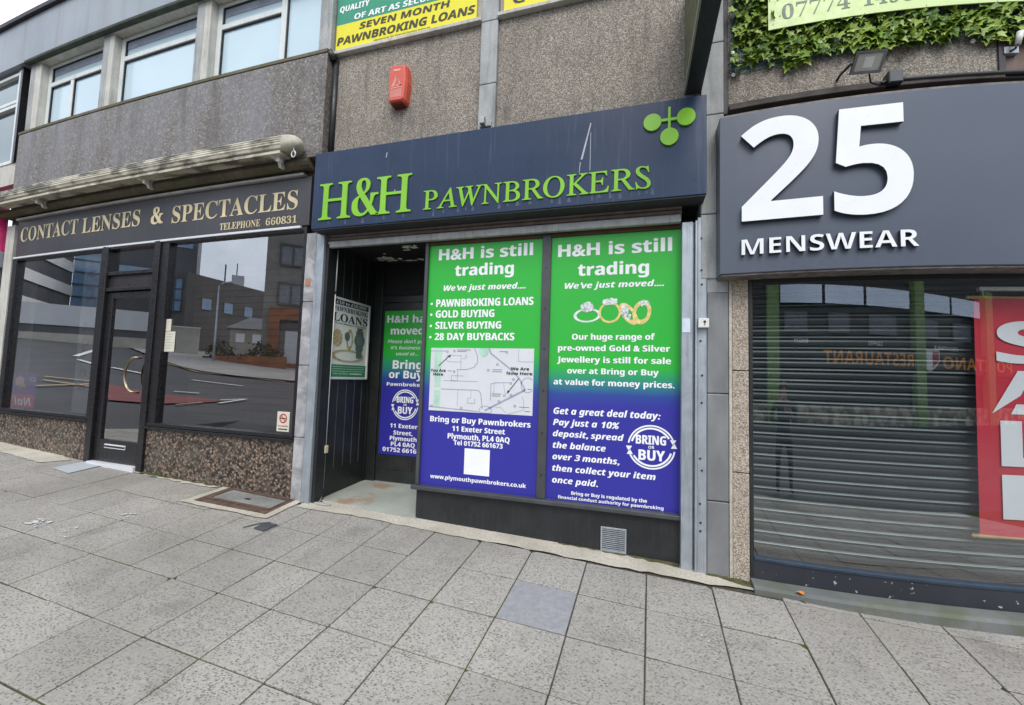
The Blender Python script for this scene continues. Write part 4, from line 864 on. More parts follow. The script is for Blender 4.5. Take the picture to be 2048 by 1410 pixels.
T = thing('door_poster', 'green and blue poster on the recessed black door saying the shop has moved', 'poster', (-2.35, 3.945, .71))
b = MB(); b.box(-2.650, -2.05, 3.940, 3.9445, .715, 2.255); b.build('sheet', grad_poster('door poster print', 0, 0, .70, 1.08), T)
def door_face(x, d, z): return (x * 1.0055 + .012, 3.938 + d, 1.55 + (z - 1.55) * 1.0055)
lines(T, M['white_print'], door_face, (('H&H has', 'b', -2.615, -2.092, 2.123, .078), ('moved', 'b', -2.565, -2.169, 1.995, .081), ("Please don't panic", 'ri', -2.597, -2.077, 1.902, .036), ("it's business as", 'ri', -2.556, -2.112, 1.836, .035), ('usual at...', 'ri', -2.485, -2.224, 1.772, .034), ('Bring', 'b', -2.520, -2.168, 1.627, .090), ('or Buy', 'b', -2.560, -2.158, 1.527, .080), ('Pawnbrokers', 'b', -2.583, -2.116, 1.444, .037),
          ('11 Exeter', 'b', -2.517, -2.192, 1.004, .043), ('Street,', 'b', -2.472, -2.246, .932, .043), ('Plymouth', 'b', -2.513, -2.196, .872, .043), ('PL4 0AQ', 'b', -2.497, -2.214, .812, .043), ('01752 661673', 'b', -2.594, -2.107, .752, .043)), 0, fat=.028)
b = MB(door_face)
logo(b, -2.350, 1.25, .157, .160, 0, door_face); b.build('round_logo', M['white_print'], T)

T = thing('framed_loans_poster', 'white framed poster with watch and gold bracelet on the black boarded side wall', 'poster', (-2.80, 3.57, 1.5))
def side_face(y, d, z): return (-2.795 - d, y, z)
b = MB(); b.box(-2.803, -2.780, 3.268, 3.288, 1.50, 2.30); b.box(-2.803, -2.780, 3.842, 3.862, 1.50, 2.30); b.box(-2.803, -2.781, 3.288, 3.842, 2.278, 2.30); b.box(-2.803, -2.781, 3.288, 3.842, 1.50, 1.522); b.build('frame', plain('white frame', (.66, .67, .66), .4, var=.04, scale=2), T, .003)
b = MB(); b.box(-2.8028, -2.796, 3.288, 3.842, 1.522, 2.278); b.build('sheet', plain('poster white', (.76, .77, .73), .45, var=.05), T)
b = MB(side_face); b.add([side_face(y, -.0015, z) for y, z in ((3.288, 2.231), (3.842, 2.231), (3.842, 2.2775), (3.288, 2.2775))], [(0, 1, 2, 3)])
b.build('navy_band', M['navy_print'], T)
lines(T, M['navy_print'], side_face, [('PAWNBROKING', 's', 3.300, 3.832, 2.168, .046), ('LOANS', 's', 3.300, 3.832, 2.068, .078), ('Use your jewellery to raise money', 's', 3.319, 3.81, 2.044, .014)], -.0015, fat=.015)
b = MB(side_face); lettering(b, '£10 to £10,000', 's', 3.335, 3.80, 2.241, .029, -.003); b.build('lettering', M['white_print'], T)
b = MB(side_face); b.add([side_face(y, -.0015, z) for y, z in ((3.288, 1.524), (3.842, 1.524), (3.842, 1.645), (3.288, 1.645))], [(0, 1, 2, 3)]); b.build('green_band', plain('poster green', (.03, .22, .09), .45), T)
b = MB(side_face); lettering(b, 'Interest Rate', 's', 3.34, 3.56, 1.548, .022, -.003)
for i in range(3): b.add([side_face(y, -.003, z) for y, z in ((3.32, 1.622 - i * .022), (3.81, 1.622 - i * .022), (3.81, 1.627 - i * .022), (3.32, 1.627 - i * .022))], [(0, 1, 2, 3)])
b.add([side_face(y, -.003, z) for y, z in ((3.58, 1.548), (3.78, 1.548), (3.78, 1.562), (3.58, 1.562))], [(0, 1, 2, 3)]); b.build('pale_print', plain('pale green print', (.45, .62, .5), .5), T)
def sdisc(b, cy, cz, ry, rz, d, k=24, r0=0.0):
    if r0: b.add([side_face(cy + ry * r * math.cos(6.283 * i / k), d, cz + rz * r * math.sin(6.283 * i / k)) for i in range(k) for r in (1, r0)], [(2 * i, 2 * ((i + 1) % k), 2 * ((i + 1) % k) + 1, 2 * i + 1) for i in range(k)])
    else: b.add([side_face(cy + ry * math.cos(6.283 * i / k), d, cz + rz * math.sin(6.283 * i / k)) for i in range(k)], [tuple(range(k))])
b = MB(side_face); sdisc(b, 3.375, 1.905, .075, .085, -.002); sdisc(b, 3.56, 1.90, .05, .11, -.0021, r0=.62); sdisc(b, 3.55, 1.735, .25, .062, -.002, 40, .76); b.build('printed_gold', plain('poster gold', (.45, .37, .20), .5, var=.45, scale=45), T)
b = MB(side_face)
for z0, z1, hw in ((1.72, 1.80, .045), (1.80, 1.87, .060), (1.94, 2.00, .060), (2.00, 2.035, .045)): b.add([side_face(3.715 + q, -.0025, z) for q, z in ((-hw, z0), (hw, z0), (hw, z1), (-hw, z1))], [(0, 1, 2, 3)])
sdisc(b, 3.715, 1.905, .085, .075, -.003); sdisc(b, 3.52, 1.93, .04, .045, -.003); b.build('printed_watch', plain('poster steel', (.11, .14, .145), .5, var=.35, scale=45), T)
b = MB(side_face); sdisc(b, 3.715, 1.905, .058, .052, -.0035); b.build('printed_dial', plain('dial', (.15, .19, .20), .5), T)

# ---- wall mounted things above the sign
T = thing('alarm_box', 'red plastic alarm box with faded emblem on the pebbledash', 'alarm box', (-2.09, YF, 3.98))
b = MB(WP); o_ = [(-2.165, 4.0), (-2.15, 3.985), (-2.02, 3.985), (-2.002, 4.0), (-1.985, 4.17), (-2.0, 4.32), (-2.02, 4.335), (-2.145, 4.345), (-2.165, 4.325), (-2.178, 4.17)]
cx_, cz_ = -2.083, 4.165
k = len(o_); vs_ = [WP(x, .02, z) for x, z in o_] + [WP(x, -.045, z) for x, z in o_] + [WP(cx_ + (x - cx_) * .86, -.072, cz_ + (z - cz_) * .90) for x, z in o_]
b.add(vs_, [tuple(range(2 * k, 3 * k))] + [(r * k + i, r * k + (i + 1) % k, (r + 1) * k + (i + 1) % k, (r + 1) * k + i) for r in (0, 1) for i in range(k)]); b.build('cover', M['orange_plastic'], T, .006)
b = MB(WP)
for q in ([(-2.135, 4.13), (-2.115, 4.13), (-2.082, 4.235), (-2.090, 4.24)], [(-2.088, 4.235), (-2.080, 4.235), (-2.098, 4.13), (-2.108, 4.13)], [(-2.078, 4.215), (-2.070, 4.20), (-2.035, 4.13), (-2.05, 4.13)], [(-2.09, 4.13), (-2.035, 4.13), (-2.035, 4.142), (-2.09, 4.142)], [(-2.14, 4.112), (-2.03, 4.112), (-2.03, 4.122), (-2.14, 4.122)], [(-2.12, 4.272), (-2.05, 4.268), (-2.05, 4.288), (-2.12, 4.292)]): b.add([WP(x, -.0735, z) for x, z in q], [(0, 1, 2, 3)])
b.build('emblem', M['faded_print'], T)
b = MB(WP); b.add([WP(x, -.0732, z) for x, z in ((-2.142, 4.03), (-2.028, 4.03), (-2.028, 4.105), (-2.142, 4.105))], [(0, 1, 2, 3)]); b.build('faded_panel', plain('faded red', (.60, .20, .16), .5), T)
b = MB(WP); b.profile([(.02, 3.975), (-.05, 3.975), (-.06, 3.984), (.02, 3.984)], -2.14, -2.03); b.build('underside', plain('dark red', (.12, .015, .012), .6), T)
T = thing('projecting_sign', 'dark projecting sign box with mossy weathered side above the end of the navy sign', 'projecting sign', (.37, 3.15, 3.66))
b = MB(); b.box(.318, .424, 2.05, 3.15, 3.664, 4.45); b.build('box_body', M['black_paint'], T, .004)
n = N('mossy weathered timber', .8); c = n.ramp(n.noise(6, 6, n.co((1, 1.2, 6)), dist=1.5), [(.35, (.045, .055, .022)), (.6, (.15, .15, .085)), (.75, (.24, .23, .17))]); n.color(c)
b = MB(); b.box(.311, .3175, 2.05, 3.148, 3.70, 4.45); b.build('weathered_face', n.m, T)
b = MB(); b.box(.306, .3175, 2.05, 3.149, 3.662, 3.699); b.build('edge_trim', plain('grey trim', (.26, .26, .22), .6), T)

# ---- yellow banners on the first floor
T = thing('loans_banner', 'yellow and green banner advertising seven month pawnbroking loans', 'banner', (-2.1, YF, 4.66))
b = MB(WP); b.box(-2.832, -1.368, .0, .012, 4.662, 4.925); b.build('yellow_panel', plain('banner yellow', (.78, .70, .015), .45, var=.05), T)
b = MB(WP); b.box(-2.832, -1.368, .0, .012, 4.9255, 5.60); b.build('green_panel', plain('banner green', (.02, .27, .15), .45, var=.06), T)
lines(T, plain('brown black ink', (.035, .030, .010), .5), WP, [('SEVEN MONTH', 'b', -2.570, -1.640, 4.836, .062), ('PAWNBROKING LOANS', 'b', -2.815, -1.395, 4.717, .076)], -.002, name='black_lettering', fat=.035, lean=.18)
lines(T, M['black_print'], WP, [('Regulated by the Financial Conduct Authority', 'b', -2.402, -1.812, 4.680, .013)], -.002, name='small_print')
lines(T, M['white_print'], WP, [('OF ART AS SECURITY', 'b', -2.635, -1.64, 4.945, .056), ('QUALITY', 'b', -2.806, -2.475, 5.052, .058)], -.002, name='white_lettering', fat=.035, lean=.12)
T = thing('yellow_banner', 'yellow banner on the far side of the concrete pilaster above the wide pebbledash panel', 'banner', (-.5, YF, 4.66))
b = MB(WP); b.box(-1.118, .30, .0, .012, 4.664, 5.60); b.build('yellow_panel', plain('banner yellow b', (.78, .68, .015), .45, var=.05), T)
b = MB(WP); lettering(b, 'C', 'b', -1.04, -.93, 4.715, .10, -.002); b.build('black_lettering', M['black_print'], T)

# ------------------------------------------------------------------ right shop (menswear)
B3 = thing('menswear_building', 'bowed shop front with closed roller shutter behind glass under the grey 25 sign', 'building', WR(1.4, 0, .3))
XE = 3.6
b = MB(WR)
for z0, z1 in ((.25, .972), (.978, 1.655), (1.661, 2.30)): b.box(.624, .722, .002, .25, z0, z1)
b.build('pebbledash_pier', M['pebbledash_cream'], B3, .004)
b = MB(WR); b.box(.604, 2.148, .0, .3, 3.54, 6.0); b.build('pebbledash_panel', M['pebbledash'], B3)
b = MB(WR); b.box(.604, 2.148, -.03, .3, 3.495, 3.538); b.build('dark_ledge', plain('dirty dark ledge', (.06, .05, .045), .8, var=.4), B3, .004)
b = MB(WR); b.box(2.150, XE, .01, .3, 3.39, 6.0); b.build('brown_panel', plain('brown panel', (.16, .105, .08), .6, streak=.4, dirt=(.07, .05, .04)), B3)
b = MB(WR); b.box(2.15, XE, -.015, .02, 3.50, 3.535); b.box(2.13, 2.165, -.012, .02, 3.54, 6.0); b.build('panel_trim', plain('dark trim', (.05, .045, .05), .6), B3)
b = MB(WR); b.box(.604, XE, .04, .3, 2.30, 3.494); b.build('sign_backing', M['interior'], B3)
f = MB(WR); f.box(.724, .746, -.002, .07, .32, 2.30); f.box(.746, XE, .004, .07, 2.245, 2.30); f.box(XE, XE + .05, .0, .07, .32, 2.3); fo = f.build('window_frame', M['black_paint'], B3, .003)
f = MB(WR); f.box(.746, XE, -.006, .07, .424, .444); f.build('sill', plain('blue grey sill', (.022, .040, .066), .5, var=.25), fo, .003)
n = N('painted plinth with chips', .5); c = n.ramp(n.noise(2, 4), [(.3, (.018, .020, .028)), (.7, (.035, .038, .048))]); c = n.mix(n.ramp(n.noise(26, 5), [(.66, 0.0), (.69, 1.0)]), c, (.36, .38, .40)); n.color(c)
f = MB(WR); f.box(.724, XE, .0, .1, .312, .4235); f.build('plinth', n.m, B3)
f = MB(WR); f.profile([(.1, .318), (-.085, .300), (-.105, .285), (-.11, .16), (.1, .16)], .724, XE); f.build('step', M['step'], B3)
g = MB(WR); g.sheet(.746, XE, .025, .444, 2.245, 60); g.build('pane', M['glass'], fo, smooth=True)
# roller shutter behind the glass: laths with a rounded belly and a lip
S = MB(WR); pr = []; z = .44; P_ = .0735
while z < 2.28:
    pr += [(.162, z), (.152, z + .007), (.144, z + .019), (.142, z + .031), (.146, z + .043), (.152, z + .050), (.139, z + .052), (.134, z + .0555), (.133, z + .0590), (.136, z + .0625), (.148, z + .0675), (.160, z + .0715)]; z += P_
n = N('grey shutter lath', .38, metal=.3); n.color(n.ramp(n.noise(1.6, 5), [(.3, (.032, .044, .047)), (.7, (.060, .074, .076))]))
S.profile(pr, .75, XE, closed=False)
so3 = S.build('shutter_laths', [n.m, plain('painted lath highlight', (.27, .325, .32), .4, metal=.2, var=.2, scale=5)], B3)
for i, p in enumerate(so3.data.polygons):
    if i % (len(pr) - 1) % 12 in (8, 9): p.material_index = 1  # lip faces coloured paler, painting in the highlight along each lath
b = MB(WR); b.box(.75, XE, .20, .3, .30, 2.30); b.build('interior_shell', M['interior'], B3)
b = MB(WR); b.box(.60, XE, .31, 4.0, 2.3, 6.2); b.build('light_block', M['interior'], B3)  # unseen block added above the shop to hold back light

F3 = thing('menswear_sign', 'large slate grey sign with raised white 25 above the word MENSWEAR', 'shop sign', WR(1.4, -.1, 2.3))
b = MB(WR); b.box(.522, XE, -.150, .035, 2.292, 3.376, 30); b.build('board', M['slate'], F3, .004)
b = MB(WR); b.box(.53, XE, -.145, .03, 3.377, 3.388); b.box(.53, XE, -.14, .03, 2.280, 2.2915); b.build('edge_flashing', plain('sign flashing', (.16, .14, .13), .6, var=.5, scale=16), F3)
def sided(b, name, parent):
    o = b.build(name, [M['white_letter'], M['letter_side_shade']], parent); me = o.data
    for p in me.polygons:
        if abs(p.normal.y) < .85: p.material_index = 1  # side faces coloured dark to stand for the shade on them
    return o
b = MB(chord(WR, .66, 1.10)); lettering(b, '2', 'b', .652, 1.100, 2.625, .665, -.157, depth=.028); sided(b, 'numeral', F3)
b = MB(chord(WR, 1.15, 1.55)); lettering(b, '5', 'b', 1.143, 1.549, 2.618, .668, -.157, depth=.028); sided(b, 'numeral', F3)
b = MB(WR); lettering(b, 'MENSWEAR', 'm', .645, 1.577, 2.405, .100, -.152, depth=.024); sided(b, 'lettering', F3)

T = thing('ivy_screen', 'artificial green ivy screen pinned over the wall above the slate sign', 'ivy screen', WR(1.4, 0, 3.74))
b = MB(WR)
x = .612
while x < XE - .4: b.box(x, x + .004, -.008, -.004, 3.76, 4.75, 1); x += .032
z = 3.77
while z < 4.75: b.box(.612, XE - .4, -.011, -.0085, z, z + .004); z += .032
b.build('plastic_mesh', plain('teal mesh', (.05, .19, .22), .5), T)
b = MB(); leaf = [(0, 0), (.25, -.12), (.52, -.02), (.36, .22), (.50, .52), (.22, .52), (0, 1.0), (-.22, .52), (-.50, .52), (-.36, .22), (-.52, -.02), (-.25, -.12)]
def edge(x): return 3.735 + .028 * math.sin(x * 11) + .02 * math.sin(x * 23 + 1) + (.03 if x < .85 else 0)
for i in range(4600):
    x = random.uniform(.63, 3.1); z = random.uniform(3.745, 4.72)
    if z < edge(x) + .03: continue
    if x < .68 and random.random() < .4: continue
    if x > .87 and z > 3.985 - .028 * (x - .84) + .02: continue
    q = Vector(WR(x, -random.uniform(.012, .05), z)); s = random.uniform(.040, .070)
    rx = random.gauss(-.75, .4); ry = random.gauss(0, .4); rz = random.gauss(math.pi, .8)
    Rr = Matrix.Rotation(random.gauss(0, .35), 3, 'Z') @ Matrix.Rotation(math.pi / 2, 3, 'X') @ Matrix.Rotation(rx * .55, 3, 'X') @ Matrix.Rotation(ry, 3, 'Y') @ Matrix.Rotation(rz, 3, 'Z')
    fold = random.uniform(.12, .34); droop = random.uniform(-.1, .35)
    vs_ = [tuple(q + Rr @ Vector((u * s, v * s, (abs(u) * fold - v * v * droop) * s))) for u, v in leaf]
    ctr = tuple(q + Rr @ Vector((0, .3 * s, -.03 * s)))
    k = len(leaf); b.add(vs_ + [ctr], [(j, (j + 1) % k, k) for j in range(k)])
b.build('ivy_leaves', M['ivy'], T)
h = MB()
for x, z in ((.632, 3.757), (.628, 3.925), (1.99, 3.752)): h.tube([WR(x, -.012, z), WR(x, -.02, z)], .0125, 12); h.tube([WR(x, -.021, z), WR(x, -.024, z)], .004, 8)
h.build('fixing_disc', M['white_print'], T)
T = thing('phone_number_sign', 'pale green sign with a grey phone number fixed over the ivy', 'sign', WR(1.5, -.06, 3.95))
def slope_face(x, d, z): return WR(x, d - .062, z - .028 * (x - .84))
b = MB(slope_face); b.box(.836, 3.3, -.006, .0, 3.99, 4.75, 16); b.build('board', plain('pale lime board', (.60, .74, .33), .45, var=.04), T)
b = MB(slope_face)
for s, a, c in (('07774', .918, 1.305), ('149842', 1.375, 1.795)): lettering(b, s, 'sr', a, c, 4.046, .098, -.008)
b.build('lettering', plain('grey green digits', (.14, .19, .13), .5), T)
h = MB(); 
for x, z in ((.905, 4.075), (.852, 4.58)): h.tube([slope_face(x, -.006, z), slope_face(x, -.009, z)], .0035, 6)
h.build('screw', M['black_print'], T)
T = thing('floodlight', 'weathered black floodlight on a bracket below the ivy', 'floodlight', WR(1.33, -.1, 3.5))
Q = Vector(WR(1.335, -.20, 3.555)); Rr = Matrix.Rotation(math.radians(6), 3, 'Z') @ Matrix.Rotation(math.radians(-50), 3, 'X') @ Matrix.Rotation(math.radians(6), 3, 'Y')
def FL(u, v, t_): return tuple(Q + Rr @ Vector((u * .80, v * .80, t_ * .9)))
def fbox(b, u0, u1, v0, v1, t0, t1): b.prism([(u0, v0), (u1, v0), (u1, v1), (u0, v1)], FL, t0, t1)
b = MB(); b.prism([(-.10, -.075), (.10, -.075), (.10, .075), (-.10, .075)], FL, -.002, .012); vs_ = [FL(u * f, v * f, t_) for f, t_ in ((1, .012), (.7, .045)) for u, v in ((-.10, -.075), (.10, -.075), (.10, .075), (-.10, .075))]; b.add(vs_, [(4, 5, 6, 7)] + [(i, (i + 1) % 4, 4 + (i + 1) % 4, 4 + i) for i in range(4)])
hs = b.build('housing', plain('weathered black metal', (.045, .045, .047), .5, metal=.3, var=.4, scale=20), T, .003)
b = MB(); fbox(b, -.10, .10, -.075, -.055, -.008, -.003); fbox(b, -.10, .10, .055, .075, -.008, -.003); fbox(b, -.10, -.08, -.055, .055, -.008, -.003); fbox(b, .08, .10, -.055, .055, -.008, -.003); b.build('bezel', plain('floodlight bezel', (.16, .16, .16), .5, metal=.4, var=.3), T)
b = MB(); fbox(b, -.08, .08, -.055, .055, -.005, -.0031); b.build('lens', plain('floodlight lens', (.42, .42, .38), .2), T)
b = MB(); fbox(b, -.03, .03, -.035, .035, -.0062, -.0052); b.build('led_chip', plain('led', (.62, .62, .60), .4), T)
b = MB(); b.tube([FL(-.105, 0, .01), FL(-.115, .02, .02), WR(1.25, -.05, 3.60), WR(1.25, .0, 3.60)], .008, 8); b.build('bracket', M['black_paint'], T, smooth=True)
T = thing('junction_box', 'black square junction box with cables on the ledge above the slate sign', 'junction box', WR(1.545, 0, 3.5))
b = MB(WR); b.box(1.505, 1.585, -.065, .0, 3.495, 3.577, 1); b.build('box_body', plain('black abs', (.025, .028, .032), .4), T, .006)
b = MB(WR); b.box(1.51, 1.58, -.069, -.0655, 3.50, 3.572, 1); b.build('lid', plain('grey black lid', (.055, .062, .07), .4), T, .002)
b = MB(WR); b.tube([WR(1.48, -.035, 3.515), WR(1.507, -.035, 3.525)], .011, 8); b.build('gland', M['black_print'], T)
b = MB(); b.tube([WR(1.583 + i * .06, -.028, 3.532 - .006 * math.sin(i * .14) * 1) for i in range(33)], .0125, 8); b.build('conduit', plain('black conduit', (.03, .032, .035), .5), T, smooth=True)
b = MB(); b.tube([WR(1.48, -.035, 3.515), WR(1.45, -.05, 3.500), WR(1.40, -.08, 3.502), WR(1.37, -.13, 3.525), WR(1.37, -.16, 3.56), WR(1.36, -.15, 3.585)], .005, 6); b.build('cable', M['black_print'], T, smooth=True)
T = thing('wall_spotlight', 'small white spotlight on a grey plate half hidden under the ivy above the brown panel', 'spotlight', WR(2.2, -.03, 3.65))
b = MB(WR); b.box(2.155, 2.235, -.02, .012, 3.655, 3.70, 1); b.build('plate', M['galv'], T, .003)
b = MB(); b.tube([WR(2.205, -.05, 3.685), WR(2.215, -.06, 3.76)], [.014, .017], 12); b.build('lamp_head', M['white_plastic'], T, smooth=True)
b = MB(); b.tube([WR(2.19, -.02, 3.67), WR(2.19, -.05, 3.66), WR(2.205, -.05, 3.69)], .007, 6); b.build('arm', M['black_print'], T, smooth=True)

T = thing('sale_banner', 'tall red fabric banner with white SALE letters hanging behind the glass', 'banner', WR(2.2, .1, .69))
def sale_face(x, d, z): return WR(x - .012 * (2.15 - z), .085 + d, z)
b = MB(sale_face); b.box(2.003, 2.585, -.003, .0, .692, 2.152, 24); b.build('cloth', M['red_cloth'], T)
for ch, x0, x1, z0, h in (('S', 2.118, 2.45, 1.748, .255), ('A', 2.085, 2.49, 1.437, .262), ('L', 2.128, 2.44, 1.125, .272), ('E', 2.128, 2.45, .812, .262)): b = MB(chord(sale_face, x0, x1)); b.w = (lambda f: (lambda x, d, z: f(x - .012 * (2.15 - z) + .016, d, z)))(b.w); lettering(b, ch, 'bb', x0, x1, z0, h, -.012); b.build('lettering', M['white_print'], T)
b = MB()
for z, dx in ((2.150, 0), (.698, -.018)): b.tube([WR(1.962 + dx, .085, z), WR(1.975 + dx, .085, z), WR(1.985 + dx, .085, z), WR(1.997 + dx, .085, z), WR(2.2, .085, z), WR(2.4, .085, z), WR(2.61, .085, z)], [.007, .0135, .006, .0125, .007, .007, .007], 10)
b.build('dowel', M['wood_pale'], T, smooth=True)
T = thing('ceiling_tube', 'white strip light batten behind the glass above the red SALE banner', 'strip light', WR(2.2, .1, 2.2))
b = MB(WR); b.box(2.02, 3.0, .055, .085, 2.188, 2.212); b.build('batten', M['white_plastic'], T, .003)
b = MB(); b.tube([WR(2.045, .07, 2.188), WR(2.045, .07, 2.165), WR(2.06, .08, 2.155)], .003, 6); b.build('hook', M['chrome'], T)

# ------------------------------------------------------------------ across the street (seen in the shop glass)
def face(p0, p1):
    a, c = Vector((*p0, 0)), Vector((*p1, 0)); u = (c - a).normalized(); nrm = Vector((-u.y, u.x, 0))
    if nrm.dot(-a) > 0: nrm = -nrm                       # d > 0 leads away from the camera
    L = (c - a).length
    return (lambda x, d, z: tuple(a + u * x + nrm * d + Vector((0, 0, z)))), L
white_clad = plain('white cladding', (.52, .53, .54), .5, var=.1, scale=.4)
dark_clad = plain('dark cladding', (.070, .072, .080), .5, var=.25, scale=.3)
blue_glass = N('blue curtain glass', .12, spec=.8); blue_glass.color(blue_glass.ramp(blue_glass.noise(.3, 3), [(.3, (.11, .20, .32)), (.7, (.22, .35, .48))])); blue_glass = blue_glass.m
pale_wall = plain('pale street wall', (.40, .38, .33), .8, var=.2, scale=.6)
warp, L = face((-55.6, -10.9), (-62.6, -18.3))
T = thing('striped_office', 'office block with white and dark horizontal bands across the street', 'building', warp(0, 0, 3.5))
b = MB(warp)
for z0 in (4.1, 6.7, 9.3, 11.9, 14.5): b.box(-14, L, -.15, 1, z0, z0 + 1.08, 1)
b.build('white_band', white_clad, T)
b = MB(warp); b.box(-14, L - .05, 0, 8, 2, 15.6, 1); b.build('glazing', dark_clad, T)
warp, L = face((-71.9, -21.9), (-69.8, -25.2))
T = thing('glass_tower', 'blue glazed stair tower beside the striped office', 'building', warp(0, 0, 3.5))
b = MB(warp); b.box(0, L, 0, 4, 2, 26, 1); b.build('glazing', blue_glass, T)
b = MB(warp)
for i in range(14): b.box(-.05, L + .05, -.12, .2, 4 + i * 1.6, 4.16 + i * 1.6, 1)
b.build('floor_band', dark_clad, T)
warp, L = face((-50.7, -6.6), (-43.0, -18.8))
T = thing('boundary_wall', 'long white boundary wall with a dark slot below, along the far road edge', 'wall', warp(5, 0, 3.0))
b = MB(warp); b.box(0, L, 0, .6, 4.87, 6.6, 1); b.build('white_panel', white_clad, T)
b = MB(warp); b.box(0, L, .15, .7, 2.2, 4.87, 1); b.build('dark_slot', dark_clad, T)
b = MB(warp); b.box(-3, L + 1, -.25, .14, 2.2, 4.2, 1); b.build('low_wall', pale_wall, T)
warp, L = face((-41.2, -18.0), (-39.2, -20.6))
T = thing('low_street_wall', 'plain pale low wall in front of the dark office', 'wall', warp(1, 0, 2.6))
b = MB(warp); b.box(-.6, L, 0, .3, 2.0, 5.3, 1); b.build('panel', pale_wall, T); b = MB(warp); b.box(-.65, L + .05, -.05, .35, 5.3, 5.42, 1); b.build('coping', white_clad, T)
warpA, LA = face((-57.2, -19.6), (-46.7, -23.7)); warpB, LB = face((-46.7, -23.7), (-46.6, -35.6))
T = thing('dark_office', 'flat roofed dark grey office block with a tall blue window', 'building', warpB(0, 0, 2.6))
n = N('dark brick', .8); n.color(n.ramp(n.noise(.5, 4), [(.3, (.075, .072, .07)), (.7, (.125, .12, .115))])); dark_brick = n.m
b = MB(warpA); b.box(0, LA, 0, 8, 2, 11.9, 1); b.build('wall', dark_brick, T)
b = MB(warpB); b.box(0, LB, .02, 8, 2, 11.85, 1); b.build('side_wall', plain('dark brick side', (.085, .082, .08), .8, var=.2, scale=.4), T)
b = MB(warpA); b.box(LA - 3.2, LA - .5, -.12, .2, 7.6, 11.2, 1); wo = b.build('window', blue_glass, T)
b = MB(warpA)
for i in range(4): b.box(LA - 3.25 + i * .9, LA - 3.17 + i * .9, -.2, -.125, 7.6, 11.2, 1)
for i in range(4): b.box(LA - 3.25, LA - .45, -.2, -.125, 7.6 + i * 1.18, 7.68 + i * 1.18, 1)
b.build('window_bars', dark_clad, wo)
b = MB(warpB)
for i in range(3): b.box(2 + i * 3, 3.2 + i * 3, -.05, .1, 8.2, 9.4, 1)
b.build('side_window', blue_glass, T)
warp, L = face((-60.5, -21.0), (-54.0, -29.5))
T = thing('dark_tower', 'tall dark grey office tower standing behind the flat roofed dark office', 'building', warp(3, 0, 3))
b = MB(warp); b.box(0, L, 0, 7, 2, 26, 1); b.build('wall', dark_clad, T)
for i in range(4):
    b = MB(warp); b.box(.6, L - .6, -.1, .1, 8.5 + i * 4, 9.4 + i * 4, 1); b.build('window_strip', blue_glass, T)
warp, L = face((-77.7, -48.7), (-72.6, -54.7))
T = thing('white_tower_block', 'distant white tower block with rooftop masts', 'building', warp(3, 0, 2))
b = MB(warp); b.box(0, L, 0, 6, 2, 17.5, 1); b.box(L * .45, L * .75, 1, 4, 17.5, 20, 1); b.build('wall', plain('pale render', (.44, .45, .47), .7), T)
b = MB(); b.tube([warp(2.2, 2, 17), warp(2.2, 2, 22)], .16, 6); b.tube([warp(4.4, 2, 19), warp(4.4, 2, 22.5)], .12, 6); b.build('mast', dark_clad, T)
warp, L = face((-40.3, -24.9), (-36.4, -28.7))
T = thing('bungalow', 'low stone bungalow with a hipped grey roof and white windows', 'house', warp(2, 0, 2.5))
b = MB(warp); b.box(0, L, 0, 4, 2, 6.0, 1); b.build('wall', pale_wall, T)
b = MB(warp); vs_ = [warp(-.4, -.4, 5.9), warp(L + .4, -.4, 5.9), warp(L + .4, 4.4, 5.9), warp(-.4, 4.4, 5.9), warp(1.6, 2, 7.3), warp(L - 1.2, 2, 7.3)]; b.add(vs_, [(0, 1, 5, 4), (1, 2, 5), (2, 3, 4, 5), (3, 0, 4), (0, 3, 2, 1)]); b.build('roof', plain('slate roof', (.13, .14, .145), .7), T)
for i in range(3):
    b = MB(warp); b.box(.6 + i * 1.7, 1.5 + i * 1.7, -.06, .1, 4.5, 5.4, 1); b.build('window', M['white_print'], T)
n = N('orange brown brick', .8); n.color(n.ramp(n.noise(1.2, 4), [(.3, (.17, .062, .026)), (.7, (.30, .11, .042))])); orange_brick = n.m
T = thing('curved_planter', 'curved orange brick planter at the street corner', 'planter', (-26.5, -18.0, 2.0))
b = MB(); pl = []
for i in range(13):
    a = math.radians(-54 + 9.5 * i / 12); R = 35.5 - 4.2 * math.sin(i / 12 * math.pi * .5); pl.append((-3.9 + R * math.sin(a), 3.2 - R * math.cos(a)))
for (x0, y0), (x1, y1) in zip(pl, pl[1:]):
    b.add([(x0, y0, 1.2), (x1, y1, 1.2), (x1, y1, 2.75), (x0, y0, 2.75), (x0 * 1.015, y0 * 1.015, 2.75), (x1 * 1.015, y1 * 1.015, 2.75)], [(0, 1, 2, 3), (3, 2, 5, 4)])
b.build('brick_wall', orange_brick, T)
T = thing('planter_shrubs', 'dark green shrubs spilling over the curved orange planter', 'shrub', (-26.5, -20.0, 2.4))
b = MB()
for i in range(900):
    j = random.random() * 11.9 + .01; x0, y0 = pl[int(j)]; k = 1.03 + random.random() * .09
    z = 2.5 + random.random() ** 1.5 * 1.5 * (.5 + .5 * math.sin(j * .9)); s = random.uniform(.12, .28); q = Vector((x0 * k + random.gauss(0, .4), y0 * k + random.gauss(0, .4), z)); u = Vector((random.gauss(0, 1), random.gauss(0, 1), random.gauss(0, 1))).normalized() * s; v_ = u.orthogonal().normalized() * s * .6
    b.add([tuple(q - u), tuple(q + v_), tuple(q + u), tuple(q - v_)], [(0, 1, 2, 3)])
b.build('foliage', plain('shrub leaves', (.045, .075, .025), .7, var=.5, scale=1), T)
warp, L = face((-29.8, -19.9), (-21.5, -26.9))
